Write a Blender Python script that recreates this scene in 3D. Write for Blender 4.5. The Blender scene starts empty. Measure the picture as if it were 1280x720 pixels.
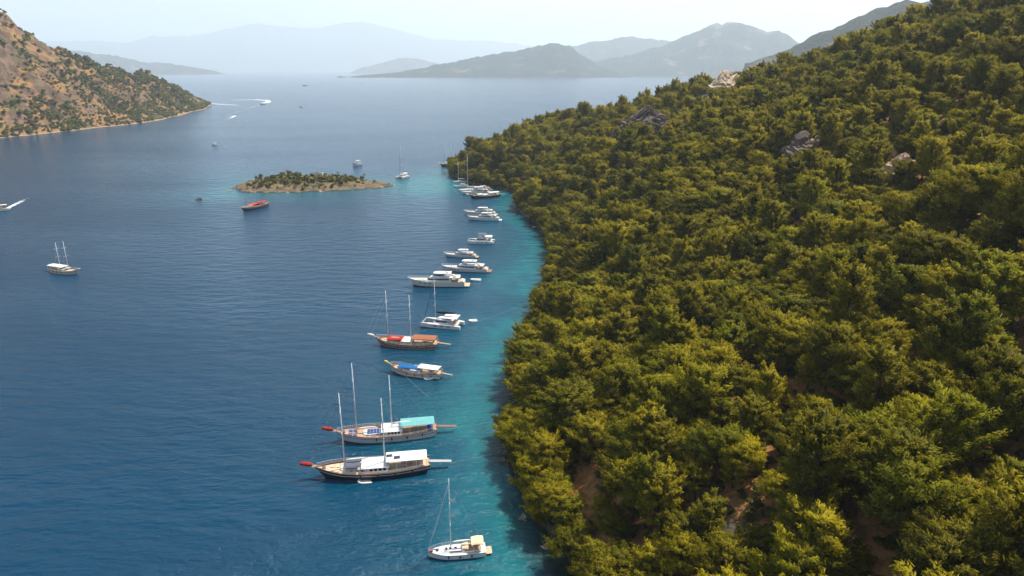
import bpy, math, random
import numpy as np
from mathutils import Vector
R = math.radians
rng = np.random.default_rng(7)
random.seed(7)
S = bpy.context.scene
COL = S.collection

# ------------------------------------------------------------------ camera
CAMZ = 95.0
PITCH = R(17.8)
FPX = 853.0
cam = bpy.data.cameras.new('camera')
cam.sensor_width = 36.0
cam.lens = 36.0 * FPX / 1280.0
cam.clip_start = 1.0
cam.clip_end = 250000.0
camo = bpy.data.objects.new('camera', cam)
camo.location = (0, 0, CAMZ)
camo.rotation_euler = (R(90) - PITCH, 0, 0)
COL.objects.link(camo)
S.camera = camo

# ------------------------------------------------------------------ sky, sun, exposure
SUN_EL, SUN_AZ = R(61), R(58)          # azimuth clockwise from the view direction (+Y)
W = bpy.data.worlds.new('World')
S.world = W
W.use_nodes = True
nt = W.node_tree
nt.nodes.clear()
wo = nt.nodes.new('ShaderNodeOutputWorld')
bg = nt.nodes.new('ShaderNodeBackground')
sky = nt.nodes.new('ShaderNodeTexSky')
sky.sky_type = 'NISHITA'
sky.sun_disc = False
sky.sun_elevation = SUN_EL
sky.sun_rotation = SUN_AZ
sky.air_density = 1.0
sky.dust_density = 1.6
sky.ozone_density = 2.5
bg.inputs['Strength'].default_value = 0.105
tc = nt.nodes.new('ShaderNodeTexCoord')
mp = nt.nodes.new('ShaderNodeMapping')
mp.inputs['Scale'].default_value = (2.2, 2.2, 11.0)
nz = nt.nodes.new('ShaderNodeTexNoise')
nz.inputs['Scale'].default_value = 1.6
nz.inputs['Detail'].default_value = 6
nz.inputs['Roughness'].default_value = 0.55
rp = nt.nodes.new('ShaderNodeValToRGB')
rp.color_ramp.elements[0].position = 0.4
rp.color_ramp.elements[0].color = (0.4, 0.4, 0.4, 1)
rp.color_ramp.elements[1].position = 0.6
rp.color_ramp.elements[1].color = (0.95, 0.95, 0.95, 1)
cl = nt.nodes.new('ShaderNodeMix')
cl.data_type = 'RGBA'
cl.inputs['B'].default_value = (9.0, 8.7, 8.4, 1)     # thin bright cloud
nt.links.new(tc.outputs['Generated'], mp.inputs['Vector'])
nt.links.new(mp.outputs['Vector'], nz.inputs['Vector'])
nt.links.new(nz.outputs['Fac'], rp.inputs['Fac'])
sxyz = nt.nodes.new('ShaderNodeSeparateXYZ')
elev = nt.nodes.new('ShaderNodeMapRange')          # cloud thickens towards the horizon, clear blue overhead
elev.inputs['From Min'].default_value = 0.02
elev.inputs['From Max'].default_value = 0.24
elev.inputs['To Min'].default_value = 1.05
elev.inputs['To Max'].default_value = 0.04
mulc = nt.nodes.new('ShaderNodeMath')
mulc.operation = 'MULTIPLY'
nt.links.new(tc.outputs['Generated'], sxyz.inputs[0])
nt.links.new(sxyz.outputs['Z'], elev.inputs['Value'])
nt.links.new(rp.outputs['Color'], mulc.inputs[0])
nt.links.new(elev.outputs['Result'], mulc.inputs[1])
nt.links.new(mulc.outputs[0], cl.inputs['Factor'])
nt.links.new(sky.outputs['Color'], cl.inputs['A'])
nt.links.new(cl.outputs['Result'], bg.inputs['Color'])
nt.links.new(bg.outputs['Background'], wo.inputs['Surface'])

sun = bpy.data.lights.new('sun', 'SUN')
sun.energy = 4.9
sun.angle = R(0.55)
sun.color = (1.0, 0.93, 0.82)
suno = bpy.data.objects.new('sun', sun)
sd = Vector((math.sin(SUN_AZ) * math.cos(SUN_EL), math.cos(SUN_AZ) * math.cos(SUN_EL), math.sin(SUN_EL)))
suno.rotation_euler = sd.to_track_quat('Z', 'Y').to_euler()
suno.location = (0, 0, 400)
COL.objects.link(suno)

vs = S.view_settings
vs.view_transform = 'Standard'
vs.look = 'None'
vs.exposure = 0.9
vs.gamma = 1.0
vs.use_curve_mapping = False
cy = S.cycles
cy.max_bounces = 6
cy.diffuse_bounces = 2
cy.glossy_bounces = 2
cy.transmission_bounces = 3
cy.volume_bounces = 1
cy.transparent_max_bounces = 6
cy.caustics_reflective = False
cy.caustics_refractive = False
cy.use_denoising = True
cy.sample_clamp_indirect = 4.0

HAZE_DENSITY = 7.1e-5
HAZE_TOP = 3350.0

# ------------------------------------------------------------------ pixel -> place
CP, SP = math.cos(PITCH), math.sin(PITCH)
def ray(px, py):
    a, b = (px - 640) / FPX, (360 - py) / FPX
    return np.array([a, CP + b * SP, -SP + b * CP])
def gp(px, py, z=0.0):                 # the point of the level z seen at a photo pixel
    d = ray(px, py)
    t = (z - CAMZ) / d[2]
    return np.array([d[0] * t, d[1] * t, z])
def at(px, py, Y):                     # the point at distance Y ahead
    d = ray(px, py)
    t = Y / d[1]
    return np.array([d[0] * t, Y, CAMZ + d[2] * t])
def project(P):
    P = np.atleast_2d(P)
    y, z = P[:, 1], P[:, 2] - CAMZ
    dep = y * CP - z * SP
    up = y * SP + z * CP
    dep = np.where(dep < 1, 1, dep)
    return 640 + FPX * P[:, 0] / dep, 360 - FPX * up / dep, dep

# ------------------------------------------------------------------ value noise (numpy)
def vnoise(x, y, seed=0):
    xi, yi = np.floor(x).astype(np.int64), np.floor(y).astype(np.int64)
    fx, fy = x - xi, y - yi
    fx, fy = fx * fx * (3 - 2 * fx), fy * fy * (3 - 2 * fy)
    def h(a, b):
        n = (a * 374761393 + b * 668265263 + seed * 982451653) & 0x7fffffff
        n = ((n ^ (n >> 13)) * 1274126177) & 0x7fffffff
        return ((n ^ (n >> 16)) & 0xffff) / 32767.5 - 1
    return (h(xi, yi) * (1 - fx) + h(xi + 1, yi) * fx) * (1 - fy) + (h(xi, yi + 1) * (1 - fx) + h(xi + 1, yi + 1) * fx) * fy
def fbm(x, y, oct=4, seed=0, gain=0.5):
    s, a = 0, 1.0
    for k in range(oct):
        s = s + a * vnoise(x * 2 ** k + 13.7 * k, y * 2 ** k - 7.1 * k, seed + k)
        a *= gain
    return s

# ------------------------------------------------------------------ materials
def mat(name, color, rough=0.6, spec=0.3, metal=0.0, var=0.12, scale=3.0, bump=0.0, sheen=None):
    m = bpy.data.materials.new(name)
    m.use_nodes = True
    n, l = m.node_tree.nodes, m.node_tree.links
    b = n['Principled BSDF']
    b.inputs['Roughness'].default_value = rough
    b.inputs['Specular IOR Level'].default_value = spec
    b.inputs['Metallic'].default_value = metal
    t = n.new('ShaderNodeTexCoord')
    z = n.new('ShaderNodeTexNoise')
    z.inputs['Scale'].default_value = scale
    z.inputs['Detail'].default_value = 5
    l.new(t.outputs['Object'], z.inputs['Vector'])
    r = n.new('ShaderNodeValToRGB')
    e = r.color_ramp.elements
    e[0].position, e[1].position = 0.3, 0.7
    e[0].color = tuple(c * (1 - var) for c in color) + (1,)
    e[1].color = tuple(min(1, c * (1 + var)) for c in color) + (1,)
    l.new(z.outputs['Fac'], r.inputs['Fac'])
    l.new(r.outputs['Color'], b.inputs['Base Color'])
    if bump:
        bp = n.new('ShaderNodeBump')
        bp.inputs['Strength'].default_value = bump
        l.new(z.outputs['Fac'], bp.inputs['Height'])
        l.new(bp.outputs['Normal'], b.inputs['Normal'])
    return m

M = {}
M['white'] = mat('white_gelcoat', (0.56, 0.55, 0.52), 0.3, 0.5, var=0.05)
M['offwhite'] = mat('cream_paint', (0.58, 0.54, 0.46), 0.4, 0.4, var=0.06)
M['canvas'] = mat('white_canvas', (0.55, 0.54, 0.51), 0.85, 0.1, var=0.06)
M['cream_canvas'] = mat('cream_canvas', (0.68, 0.5, 0.3), 0.85, 0.1, var=0.06)
M['grey_canvas'] = mat('slate_canvas', (0.09, 0.1, 0.13), 0.85, 0.1)
M['red_canvas'] = mat('red_canvas', (0.28, 0.025, 0.016), 0.8, 0.1)
M['blue_canvas'] = mat('blue_canvas', (0.01, 0.09, 0.26), 0.8, 0.1)
M['turq_canvas'] = mat('turquoise_canvas', (0.12, 0.32, 0.32), 0.8, 0.1)
M['black_canvas'] = mat('black_canvas', (0.02, 0.02, 0.025), 0.8, 0.1)
M['black'] = mat('black_hull_paint', (0.012, 0.013, 0.018), 0.3, 0.5)
M['navy'] = mat('navy_hull_paint', (0.015, 0.025, 0.06), 0.3, 0.5)
M['red'] = mat('red_hull_paint', (0.36, 0.03, 0.02), 0.35, 0.5)
M['brown'] = mat('varnished_wood', (0.22, 0.095, 0.045), 0.4, 0.5, var=0.25)
M['teak'] = mat('teak_deck', (0.36, 0.22, 0.13), 0.7, 0.2, var=0.2)
M['paleteak'] = mat('weathered_teak', (0.45, 0.33, 0.22), 0.7, 0.2, var=0.2)
M['roofbrown'] = mat('brown_canvas', (0.25, 0.1, 0.05), 0.8, 0.1)
M['glass'] = mat('dark_window_glass', (0.012, 0.014, 0.018), 0.08, 0.6)
M['metal'] = mat('mast_aluminium', (0.68, 0.68, 0.66), 0.35, 0.5)
M['wire'] = mat('steel_wire', (0.12, 0.12, 0.12), 0.4, 0.5)
M['rope'] = mat('pale_rope', (0.3, 0.28, 0.24), 0.9, 0.1)
M['solar'] = mat('solar_cells', (0.015, 0.02, 0.045), 0.15, 0.6)
M['rubber'] = mat('grey_rubber', (0.35, 0.35, 0.35), 0.6, 0.3)
M['blue_cushion'] = mat('blue_cushion', (0.04, 0.07, 0.2), 0.9, 0.1)
M['beige'] = mat('beige_cushion', (0.55, 0.4, 0.27), 0.9, 0.1)
M['yellow'] = mat('yellow_plastic', (0.6, 0.42, 0.03), 0.5, 0.3)
M['orange'] = mat('orange_plastic', (0.6, 0.14, 0.03), 0.5, 0.3)
M['antifoul'] = mat('dark_antifouling', (0.04, 0.015, 0.015), 0.6, 0.2)
M['bark'] = mat('pine_bark', (0.075, 0.045, 0.03), 0.9, 0.1, var=0.4, scale=6)
M['stone'] = mat('ruin_stone', (0.5, 0.46, 0.4), 0.9, 0.1, var=0.25, scale=2)

def foliage_mat(name, dark, light, trans=0.25):
    m = bpy.data.materials.new(name)
    m.use_nodes = True
    n, l = m.node_tree.nodes, m.node_tree.links
    b = n['Principled BSDF']
    b.inputs['Roughness'].default_value = 0.65
    b.inputs['Specular IOR Level'].default_value = 0.12
    oi = n.new('ShaderNodeObjectInfo')
    at_ = n.new('ShaderNodeAttribute')
    at_.attribute_name = 'tint'
    ad = n.new('ShaderNodeMath')
    ad.operation = 'MULTIPLY_ADD'
    ad.inputs[1].default_value = 0.55
    l.new(oi.outputs['Random'], ad.inputs[0])
    sc = n.new('ShaderNodeMath')
    sc.operation = 'MULTIPLY'
    sc.inputs[1].default_value = 0.5
    l.new(at_.outputs['Fac'], sc.inputs[0])
    l.new(sc.outputs[0], ad.inputs[2])
    r = n.new('ShaderNodeMix')
    r.data_type = 'RGBA'
    r.inputs['A'].default_value = dark + (1,)
    r.inputs['B'].default_value = light + (1,)
    l.new(ad.outputs[0], r.inputs['Factor'])
    # a second, independent draw per tree: some stand a deeper green
    h1 = n.new('ShaderNodeMath'); h1.operation = 'MULTIPLY'; h1.inputs[1].default_value = 7.31
    l.new(oi.outputs['Random'], h1.inputs[0])
    h2 = n.new('ShaderNodeMath'); h2.operation = 'FRACT'
    l.new(h1.outputs[0], h2.inputs[0])
    h3 = n.new('ShaderNodeMapRange'); h3.inputs['From Min'].default_value = 0.45; h3.inputs['To Max'].default_value = 0.75
    l.new(h2.outputs[0], h3.inputs['Value'])
    r0 = r
    r = n.new('ShaderNodeMix'); r.data_type = 'RGBA'
    gm = n.new('ShaderNodeMix'); gm.data_type = 'RGBA'; gm.blend_type = 'MULTIPLY'; gm.inputs['Factor'].default_value = 1.0
    gm.inputs['B'].default_value = (0.56, 0.74, 0.6, 1)
    l.new(r0.outputs['Result'], gm.inputs['A'])
    l.new(h3.outputs['Result'], r.inputs['Factor'])
    l.new(r0.outputs['Result'], r.inputs['A'])
    l.new(gm.outputs['Result'], r.inputs['B'])
    l.new(r.outputs['Result'], b.inputs['Base Color'])
    tr = n.new('ShaderNodeBsdfTranslucent')
    l.new(r.outputs['Result'], tr.inputs['Color'])
    mx = n.new('ShaderNodeMixShader')
    mx.inputs['Fac'].default_value = trans
    l.new(b.outputs[0], mx.inputs[1])
    l.new(tr.outputs[0], mx.inputs[2])
    l.new(mx.outputs[0], n['Material Output'].inputs['Surface'])
    return m
M['pine'] = foliage_mat('pine_needles', (0.034, 0.04, 0.003), (0.37, 0.3, 0.007), 0.4)
M['scrub'] = foliage_mat('scrub_leaves', (0.04, 0.048, 0.012), (0.16, 0.15, 0.03))

def ground_mat(name, soil, soil2, rock, veg, scale=0.04, shore=True, steep=(0.72, 0.86), vegcut=(0.45, 0.6), bscale=1.0, shorecol=(0.3, 0.26, 0.2)):
    """earth, dry grass and rock: rock where the slope is steep, bare stone at the water's edge"""
    m = bpy.data.materials.new(name)
    m.use_nodes = True
    n, l = m.node_tree.nodes, m.node_tree.links
    b = n['Principled BSDF']
    b.inputs['Roughness'].default_value = 0.92
    b.inputs['Specular IOR Level'].default_value = 0.1
    t = n.new('ShaderNodeTexCoord')
    def noise(s, d=6):
        z = n.new('ShaderNodeTexNoise')
        z.inputs['Scale'].default_value = s
        z.inputs['Detail'].default_value = d
        z.inputs['Roughness'].default_value = 0.62
        l.new(t.outputs['Object'], z.inputs['Vector'])
        return z.outputs['Fac']
    def step(v, lo, hi):
        k = n.new('ShaderNodeMapRange')
        k.interpolation_type = 'SMOOTHSTEP'
        k.inputs['From Min'].default_value = lo
        k.inputs['From Max'].default_value = hi
        l.new(v, k.inputs['Value'])
        return k.outputs['Result']
    def mix(f, a, c):
        k = n.new('ShaderNodeMix')
        k.data_type = 'RGBA'
        l.new(f, k.inputs['Factor'])
        for s_, v in (('A', a), ('B', c)):
            if isinstance(v, tuple):
                k.inputs[s_].default_value = v + (1,)
            else:
                l.new(v, k.inputs[s_])
        return k.outputs['Result']
    big, fine = noise(scale), noise(scale * 9)
    c = mix(step(fine, 0.35, 0.65), soil, soil2)
    c = mix(step(big, vegcut[0], vegcut[1]), c, veg)
    g = n.new('ShaderNodeNewGeometry')
    sx = n.new('ShaderNodeSeparateXYZ')
    l.new(g.outputs['Normal'], sx.inputs[0])
    jit = n.new('ShaderNodeMath')
    jit.operation = 'MULTIPLY_ADD'
    jit.inputs[1].default_value = 0.35
    l.new(fine, jit.inputs[0])
    l.new(sx.outputs['Z'], jit.inputs[2])
    rc = mix(step(noise(scale * 4), 0.4, 0.62), tuple(v * 0.5 for v in rock), rock)
    st = step(jit.outputs[0], steep[0] + 0.17, steep[1] + 0.17)
    c = mix(st, rc, c)
    if shore:
        sp = n.new('ShaderNodeSeparateXYZ')
        l.new(g.outputs['Position'], sp.inputs[0])
        j2 = n.new('ShaderNodeMath')
        j2.operation = 'MULTIPLY_ADD'
        j2.inputs[1].default_value = -3.0
        l.new(fine, j2.inputs[0])
        l.new(sp.outputs['Z'], j2.inputs[2])
        c = mix(step(j2.outputs[0], -0.6, 1.0), shorecol, c)
        c = mix(step(sp.outputs['Z'], 0.15, 0.5), tuple(v * 0.25 for v in shorecol), c)
    l.new(c, b.inputs['Base Color'])
    bp = n.new('ShaderNodeBump')
    bp.inputs['Strength'].default_value = 0.6
    bp.inputs['Distance'].default_value = 1.5 * bscale
    l.new(fine, bp.inputs['Height'])
    l.new(bp.outputs['Normal'], b.inputs['Normal'])
    return m

# ------------------------------------------------------------------ mesh building
def link(name, me, parent=None):
    o = bpy.data.objects.new(name, me)
    COL.objects.link(o)
    if parent is not None:
        o.parent = parent
    return o
def tag(o, label=None, cat=None, group=None, kind=None):
    for k, v in (('label', label), ('category', cat), ('group', group), ('kind', kind)):
        if v:
            o[k] = v
    return o
def raw_mesh(name, V, F, mats=(), smooth=True, midx=None):
    me = bpy.data.meshes.new(name)
    V = np.asarray(V, dtype=np.float32)
    if isinstance(F, np.ndarray):
        nv = F.shape[1]
        me.vertices.add(len(V))
        me.vertices.foreach_set('co', V.ravel())
        me.loops.add(F.size)
        me.loops.foreach_set('vertex_index', F.astype(np.int32).ravel())
        me.polygons.add(len(F))
        me.polygons.foreach_set('loop_start', np.arange(0, F.size, nv, dtype=np.int32))
        me.polygons.foreach_set('loop_total', np.full(len(F), nv, dtype=np.int32))
        me.update(calc_edges=True)
    else:
        me.from_pydata([tuple(v) for v in V], [], F)
    for m in mats:
        me.materials.append(m)
    if midx is not None:
        me.polygons.foreach_set('material_index', np.asarray(midx, dtype=np.int32))
    if smooth:
        me.polygons.foreach_set('use_smooth', np.ones(len(me.polygons), dtype=bool))
    me.validate()
    return me
class MB:
    def __init__(s):
        s.v, s.f, s.m = [], [], []
    def add(s, v, f, mi=0):
        k = len(s.v)
        s.v += [tuple(map(float, p)) for p in v]
        s.f += [tuple(i + k for i in q) for q in f]
        s.m += [mi] * len(f)
        return s
    def box(s, c, d, mi=0, rz=0, ry=0, taper=1.0):
        pts = []
        for z in (-1, 1):
            k = taper if z > 0 else 1
            for x, y in ((-1, -1), (1, -1), (1, 1), (-1, 1)):
                p = Vector((x * d[0] / 2 * k, y * d[1] / 2 * k, z * d[2] / 2))
                if ry:
                    p = Vector((p.x * math.cos(ry) + p.z * math.sin(ry), p.y, -p.x * math.sin(ry) + p.z * math.cos(ry)))
                if rz:
                    p = Vector((p.x * math.cos(rz) - p.y * math.sin(rz), p.x * math.sin(rz) + p.y * math.cos(rz), p.z))
                pts.append((p.x + c[0], p.y + c[1], p.z + c[2]))
        return s.add(pts, [(3, 2, 1, 0), (4, 5, 6, 7), (0, 1, 5, 4), (1, 2, 6, 5), (2, 3, 7, 6), (3, 0, 4, 7)], mi)
    def tube(s, p, r, n=6, mi=0):
        p = [Vector(q) for q in p]
        if not hasattr(r, '__len__'):
            r = [r] * len(p)
        v, f = [], []
        for i, q in enumerate(p):
            d = (p[min(i + 1, len(p) - 1)] - p[max(i - 1, 0)]).normalized()
            a = d.orthogonal().normalized() if abs(d.z) > 0.95 else d.cross(Vector((0, 0, 1))).normalized()
            b = d.cross(a)
            for k in range(n):
                t = 2 * math.pi * k / n
                v.append(q + (a * math.cos(t) + b * math.sin(t)) * r[i])
        for i in range(len(p) - 1):
            for k in range(n):
                f.append((i * n + k, i * n + (k + 1) % n, (i + 1) * n + (k + 1) % n, (i + 1) * n + k))
        f.append(tuple(range(n))[::-1])
        f.append(tuple(range((len(p) - 1) * n, len(p) * n)))
        return s.add(v, f, mi)
    def rings(s, rings, mi=0, cap=True, closed=True):
        n = len(rings[0])
        v = [q for r_ in rings for q in r_]
        f = []
        for i in range(len(rings) - 1):
            for k in range(n if closed else n - 1):
                f.append((i * n + k, i * n + (k + 1) % n, (i + 1) * n + (k + 1) % n, (i + 1) * n + k))
        if cap:
            f.append(tuple(range(n))[::-1])
            f.append(tuple(range((len(rings) - 1) * n, len(rings) * n)))
        return s.add(v, f, mi)
    def ball(s, c, r, mi=0, nu=8, nv=5):
        rr = []
        for i in range(nv + 1):
            t = math.pi * (0.03 + 0.94 * i / nv)
            rr.append([(c[0] + r[0] * math.sin(t) * math.cos(2 * math.pi * k / nu), c[1] + r[1] * math.sin(t) * math.sin(2 * math.pi * k / nu), c[2] - r[2] * math.cos(t)) for k in range(nu)])
        return s.rings(rr, mi)
    def build(s, name, mats, parent=None, smooth=False):
        if not isinstance(mats, (list, tuple)):
            mats = [mats]
        return link(name, raw_mesh(name, s.v, s.f, mats, smooth, s.m), parent)

def plan(x0, x1, hw, nose=0.35, aft=0.05, n=5):
    """deck-house outline seen from above, nose rounded towards the bow (+x), starting aft-starboard, counter-clockwise"""
    L = x1 - x0
    out = [(x0, -hw * (1 - aft))]
    out.append((x0 + L * 0.04, -hw))
    for k in range(n + 1):
        a = k / n
        out.append((x1 - L * nose + L * nose * math.sin(a * math.pi / 2), -hw * (0.3 + 0.7 * math.cos(a * math.pi / 2))))
    return out + [(x, -y) for x, y in reversed(out)]
def house(mb, x0, x1, hw, z0, z1, fr=0.0, ar=0.0, side=0.05, nose=0.3, mi=0, grow=0.0, aft=0.05):
    """lofted cabin: fr / ar = how far the front / aft leans in at the top"""
    lo = plan(x0 - grow, x1 + grow, hw + grow, nose, aft)
    hi = plan(x0 + ar - grow, x1 - fr + grow, hw - side + grow, nose, aft)
    return mb.rings([[(x, y, z0) for x, y in lo], [(x, y, z1) for x, y in hi]], mi)
def band(mb, x0, x1, hw, z0, z1, w0, w1, fr=0.0, ar=0.0, side=0.05, nose=0.3, mi=0, grow=0.03, aft=0.05):
    """a window band on that house between heights w0 and w1 (fractions), standing proud of it"""
    k0, k1 = w0, w1
    lo = plan(x0 + ar * k0 - grow, x1 - fr * k0 + grow, hw - side * k0 + grow, nose, aft)
    hi = plan(x0 + ar * k1 - grow, x1 - fr * k1 + grow, hw - side * k1 + grow, nose, aft)
    return mb.rings([[(x, y, z0 + (z1 - z0) * k0) for x, y in lo], [(x, y, z0 + (z1 - z0) * k1) for x, y in hi]], mi)

# ------------------------------------------------------------------ terrain from control points
def tps(P, H, lam=2.0):
    P = np.asarray(P, float); H = np.asarray(H, float)
    n = len(P)
    sc = 100.0
    def U(d2):
        return np.where(d2 > 1e-12, 0.5 * d2 * np.log(np.maximum(d2, 1e-12)), 0)
    Q = P / sc
    K = U(((Q[:, None] - Q[None]) ** 2).sum(-1)) + lam * 0.001 * np.eye(n)
    A = np.zeros((n + 3, n + 3))
    A[:n, :n] = K
    A[:n, n] = 1; A[:n, n + 1:] = Q
    A[n, :n] = 1; A[n + 1:, :n] = Q.T
    w = np.linalg.solve(A, np.concatenate([H, np.zeros(3)]))
    def f(x, y):
        sh = np.shape(x)
        X = np.stack([np.ravel(x), np.ravel(y)], 1) / sc
        out = np.zeros(len(X))
        for i in range(0, len(X), 20000):
            q = X[i:i + 20000]
            out[i:i + 20000] = U(((q[:, None] - Q[None]) ** 2).sum(-1)) @ w[:n] + w[n] + q @ w[n + 1:]
        return out.reshape(sh)
    return f
def poly_dist(x, y, poly, closed=False):
    d = np.full(np.shape(x), 1e9)
    n = len(poly)
    for i in range(n if closed else n - 1):
        a, b = poly[i], poly[(i + 1) % n]
        ex, ey = b[0] - a[0], b[1] - a[1]
        t = np.clip(((x - a[0]) * ex + (y - a[1]) * ey) / (ex * ex + ey * ey + 1e-9), 0, 1)
        d = np.minimum(d, np.hypot(x - a[0] - t * ex, y - a[1] - t * ey))
    return d
def inside(x, y, poly):
    r_ = np.zeros(np.shape(x), bool)
    n = len(poly)
    for i in range(n):
        a, b = poly[i], poly[(i + 1) % n]
        c = ((a[1] > y) != (b[1] > y)) & (x < (b[0] - a[0]) * (y - a[1]) / (b[1] - a[1] + 1e-12) + a[0])
        r_ ^= c
    return r_
def grid_mesh(name, xs, ys, h, m):
    X, Y = np.meshgrid(xs, ys)
    Z = h(X, Y)
    V = np.stack([X.ravel(), Y.ravel(), Z.ravel()], 1)
    nx, ny = len(xs), len(ys)
    i = (np.arange(ny - 1)[:, None] * nx + np.arange(nx - 1)[None]).ravel()
    F = np.stack([i, i + 1, i + nx + 1, i + nx], 1)
    keep = Z.ravel()[F].max(1) > -2.5
    F = F[keep]
    used = np.unique(F)
    mp_ = np.zeros(len(V), int); mp_[used] = np.arange(len(used))
    return link(name, raw_mesh(name, V[used], mp_[F], [m]))

# wooded hillside on the right
SHORE_PX = [(716, 722), (694, 692), (660, 640), (640, 590), (636, 545), (640, 505), (646, 470), (654, 430), (666, 400), (680, 370), (687, 340),
            (688, 312), (680, 292), (664, 277), (651, 267), (646, 257), (652, 248), (646, 241), (626, 237), (606, 234), (586, 229), (569, 222), (563, 214)]
SHORE = [(60, -60), (40, 0), (26, 60)] + [tuple(gp(p[0] + max(0, (p[1] - 255) * 0.004), p[1])[:2]) for p in SHORE_PX] + [(-38, 720), (0, 775), (70, 840), (220, 900), (420, 960)]
LAND = SHORE + [(900, 960), (900, -60)]
cp, chh = [], []
def ctl(x, y, h):
    cp.append((x, y)); chh.append(h)
for i, (x, y) in enumerate(SHORE):
    ctl(x, y, 0.0)
    a, b = SHORE[max(0, i - 1)], SHORE[min(len(SHORE) - 1, i + 1)]
    tx, ty = b[0] - a[0], b[1] - a[1]
    L = math.hypot(tx, ty)
    ctl(x - ty / L * 14, y + tx / L * 14, -6)
TREE_H = 11.0
RIDGE = [(600, 178, 640), (650, 150, 675), (690, 135, 715), (735, 141, 735), (775, 146, 735), (800, 137, 715), (835, 118, 695), (870, 103, 675), (900, 95, 650),
         (960, 74, 600), (1000, 62, 570), (1060, 40, 530), (1100, 25, 500), (1150, 7, 470), (1215, -22, 430), (1285, -46, 395), (1400, -90, 350), (1600, -160, 290)]
for px, py, Y in RIDGE:
    p = at(px, py, Y)
    th_ = TREE_H + (15 if px > 850 else 9 if px > 640 else 4)
    ctl(p[0], p[1], p[2] - th_)
    d = Vector((p[0], p[1])).normalized()
    k = min(1.0, p[2] / 90)
    ctl(p[0] + d.x * 110, p[1] + d.y * 110, max(-2, p[2] - th_ - 28 * k - 8))
for Y, pts in ((40, [(75, 26), (140, 62), (230, 108)]), (110, [(50, 20), (100, 48), (160, 80), (250, 122)]), (200, [(60, 20), (110, 47), (180, 84), (250, 116)]),
               (300, [(62, 23), (120, 53), (200, 98), (262, 126)]), (400, [(60, 26), (120, 56), (190, 90)]), (500, [(60, 30), (130, 62)])):
    for x, h in pts:
        ctl(x, Y, h)
hill_f = tps(cp, chh, 1.5)
def hill_h(x, y):
    x = np.asarray(x, float); y = np.asarray(y, float)
    h = hill_f(x, y)
    k = np.clip(h / 14, 0, 1)
    h = h + k * (4.2 * fbm(x / 55, y / 75, 3, 3) + 1.2 * fbm(x / 11, y / 11, 3, 9))
    h = h + 0.8 * fbm(x / 5.0, y / 5.0, 3, 19) * np.clip((h + 2) / 3, 0, 1) * (1 - k)
    return np.maximum(h, -3.0)
M['hill'] = ground_mat('pine_forest_floor', (0.2, 0.085, 0.026), (0.32, 0.165, 0.06), (0.2, 0.165, 0.135), (0.05, 0.04, 0.015), scale=0.06, vegcut=(0.5, 0.65), shorecol=(0.1, 0.075, 0.055))
tag(grid_mesh('wooded_hillside', np.arange(-80, 560, 2.5), np.arange(-40, 940, 2.5), hill_h, M['hill']), kind='structure')

# islet
ISLE_PX = [(290, 237), (300, 240), (330, 241), (365, 240.5), (400, 239.5), (440, 237.5), (470, 235), (493, 232.5), (486, 229), (455, 226), (410, 223), (350, 222), (312, 226), (297, 232)]
ISLE = [tuple(gp(*p)[:2]) for p in ISLE_PX]
def isle_h(x, y):
    d = poly_dist(x, y, ISLE, True)
    d = np.where(inside(x, y, ISLE), d, -d)
    px, _, _ = project(np.stack([np.ravel(x), np.ravel(y), np.zeros(np.size(x))], 1))
    px = px.reshape(np.shape(x))
    top = np.interp(px, [290, 320, 360, 400, 440, 462, 493], [0.9, 2.4, 4.2, 4.6, 3.6, 1.7, 0.6])
    k = np.clip(d / 15, -1, 1)
    k = np.clip(k + 0.22 * fbm(x / 6, y / 6, 3, 37), -1, 1)
    h = np.where(k > 0, top * (1 - (1 - k) ** 1.9), k * 3)
    return np.maximum(h + 2.1 * fbm(x / 4.5, y / 4, 4, 33) * np.clip(k + .25, 0, .6), -3)
M['isle'] = ground_mat('islet_rock', (0.12, 0.085, 0.04), (0.2, 0.14, 0.075), (0.17, 0.13, 0.09), (0.06, 0.06, 0.022), scale=0.12, steep=(0.72, 0.95), shorecol=(0.14, 0.105, 0.07))
ix = [p[0] for p in ISLE]; iy = [p[1] for p in ISLE]
tag(grid_mesh('rocky_islet', np.arange(min(ix) - 8, max(ix) + 8, 0.9), np.arange(min(iy) - 8, max(iy) + 8, 0.9), isle_h, M['isle']), kind='structure')

# dry headland on the left
HS_PX = [(-160, 195), (-60, 182), (0, 173), (60, 167), (120, 160), (170, 155), (210, 148), (240, 140), (262, 133)]
HSH = [tuple(gp(*p)[:2]) for p in HS_PX]
cp, chh = [], []
for i, (x, y) in enumerate(HSH):
    ctl(x, y, 0.0)
    ctl(x + 40, y - 40, -15)
for px, py, Y in [(-160, -40, 1060), (-60, 2, 1180), (0, 28, 1290), (30, 49, 1350), (75, 72, 1430), (130, 92, 1540), (190, 103, 1680), (235, 121, 1830)]:
    p = at(px, py, Y)
    ctl(p[0], p[1], p[2] - 3)
    d = Vector((p[0], p[1])).normalized()
    ctl(p[0] + d.x * 260 - 80, p[1] + d.y * 260, p[2] * 0.55)
p = gp(262, 133); ctl(p[0] - 60, p[1] + 140, 0)
head_f = tps(cp, chh, 3.0)
def head_h(x, y):
    x = np.asarray(x, float); y = np.asarray(y, float)
    h = head_f(x, y)
    k = np.clip(h / 30, 0, 1)
    rid = 1 - np.abs(fbm(x / 95, y / 130, 4, 51))
    h = h + k * (26 * (rid - 0.6) + 12 * fbm(x / 30, y / 26, 4, 57) + 7 * np.clip(h / 90 - 0.4, 0, 1) * (1 - np.abs(fbm(x / 17, y / 40, 3, 67)))) + 1.2 * fbm(x / 9, y / 9, 3, 61) * np.clip((h + 4) / 6, 0, 1)
    return np.maximum(h, -3)
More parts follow.
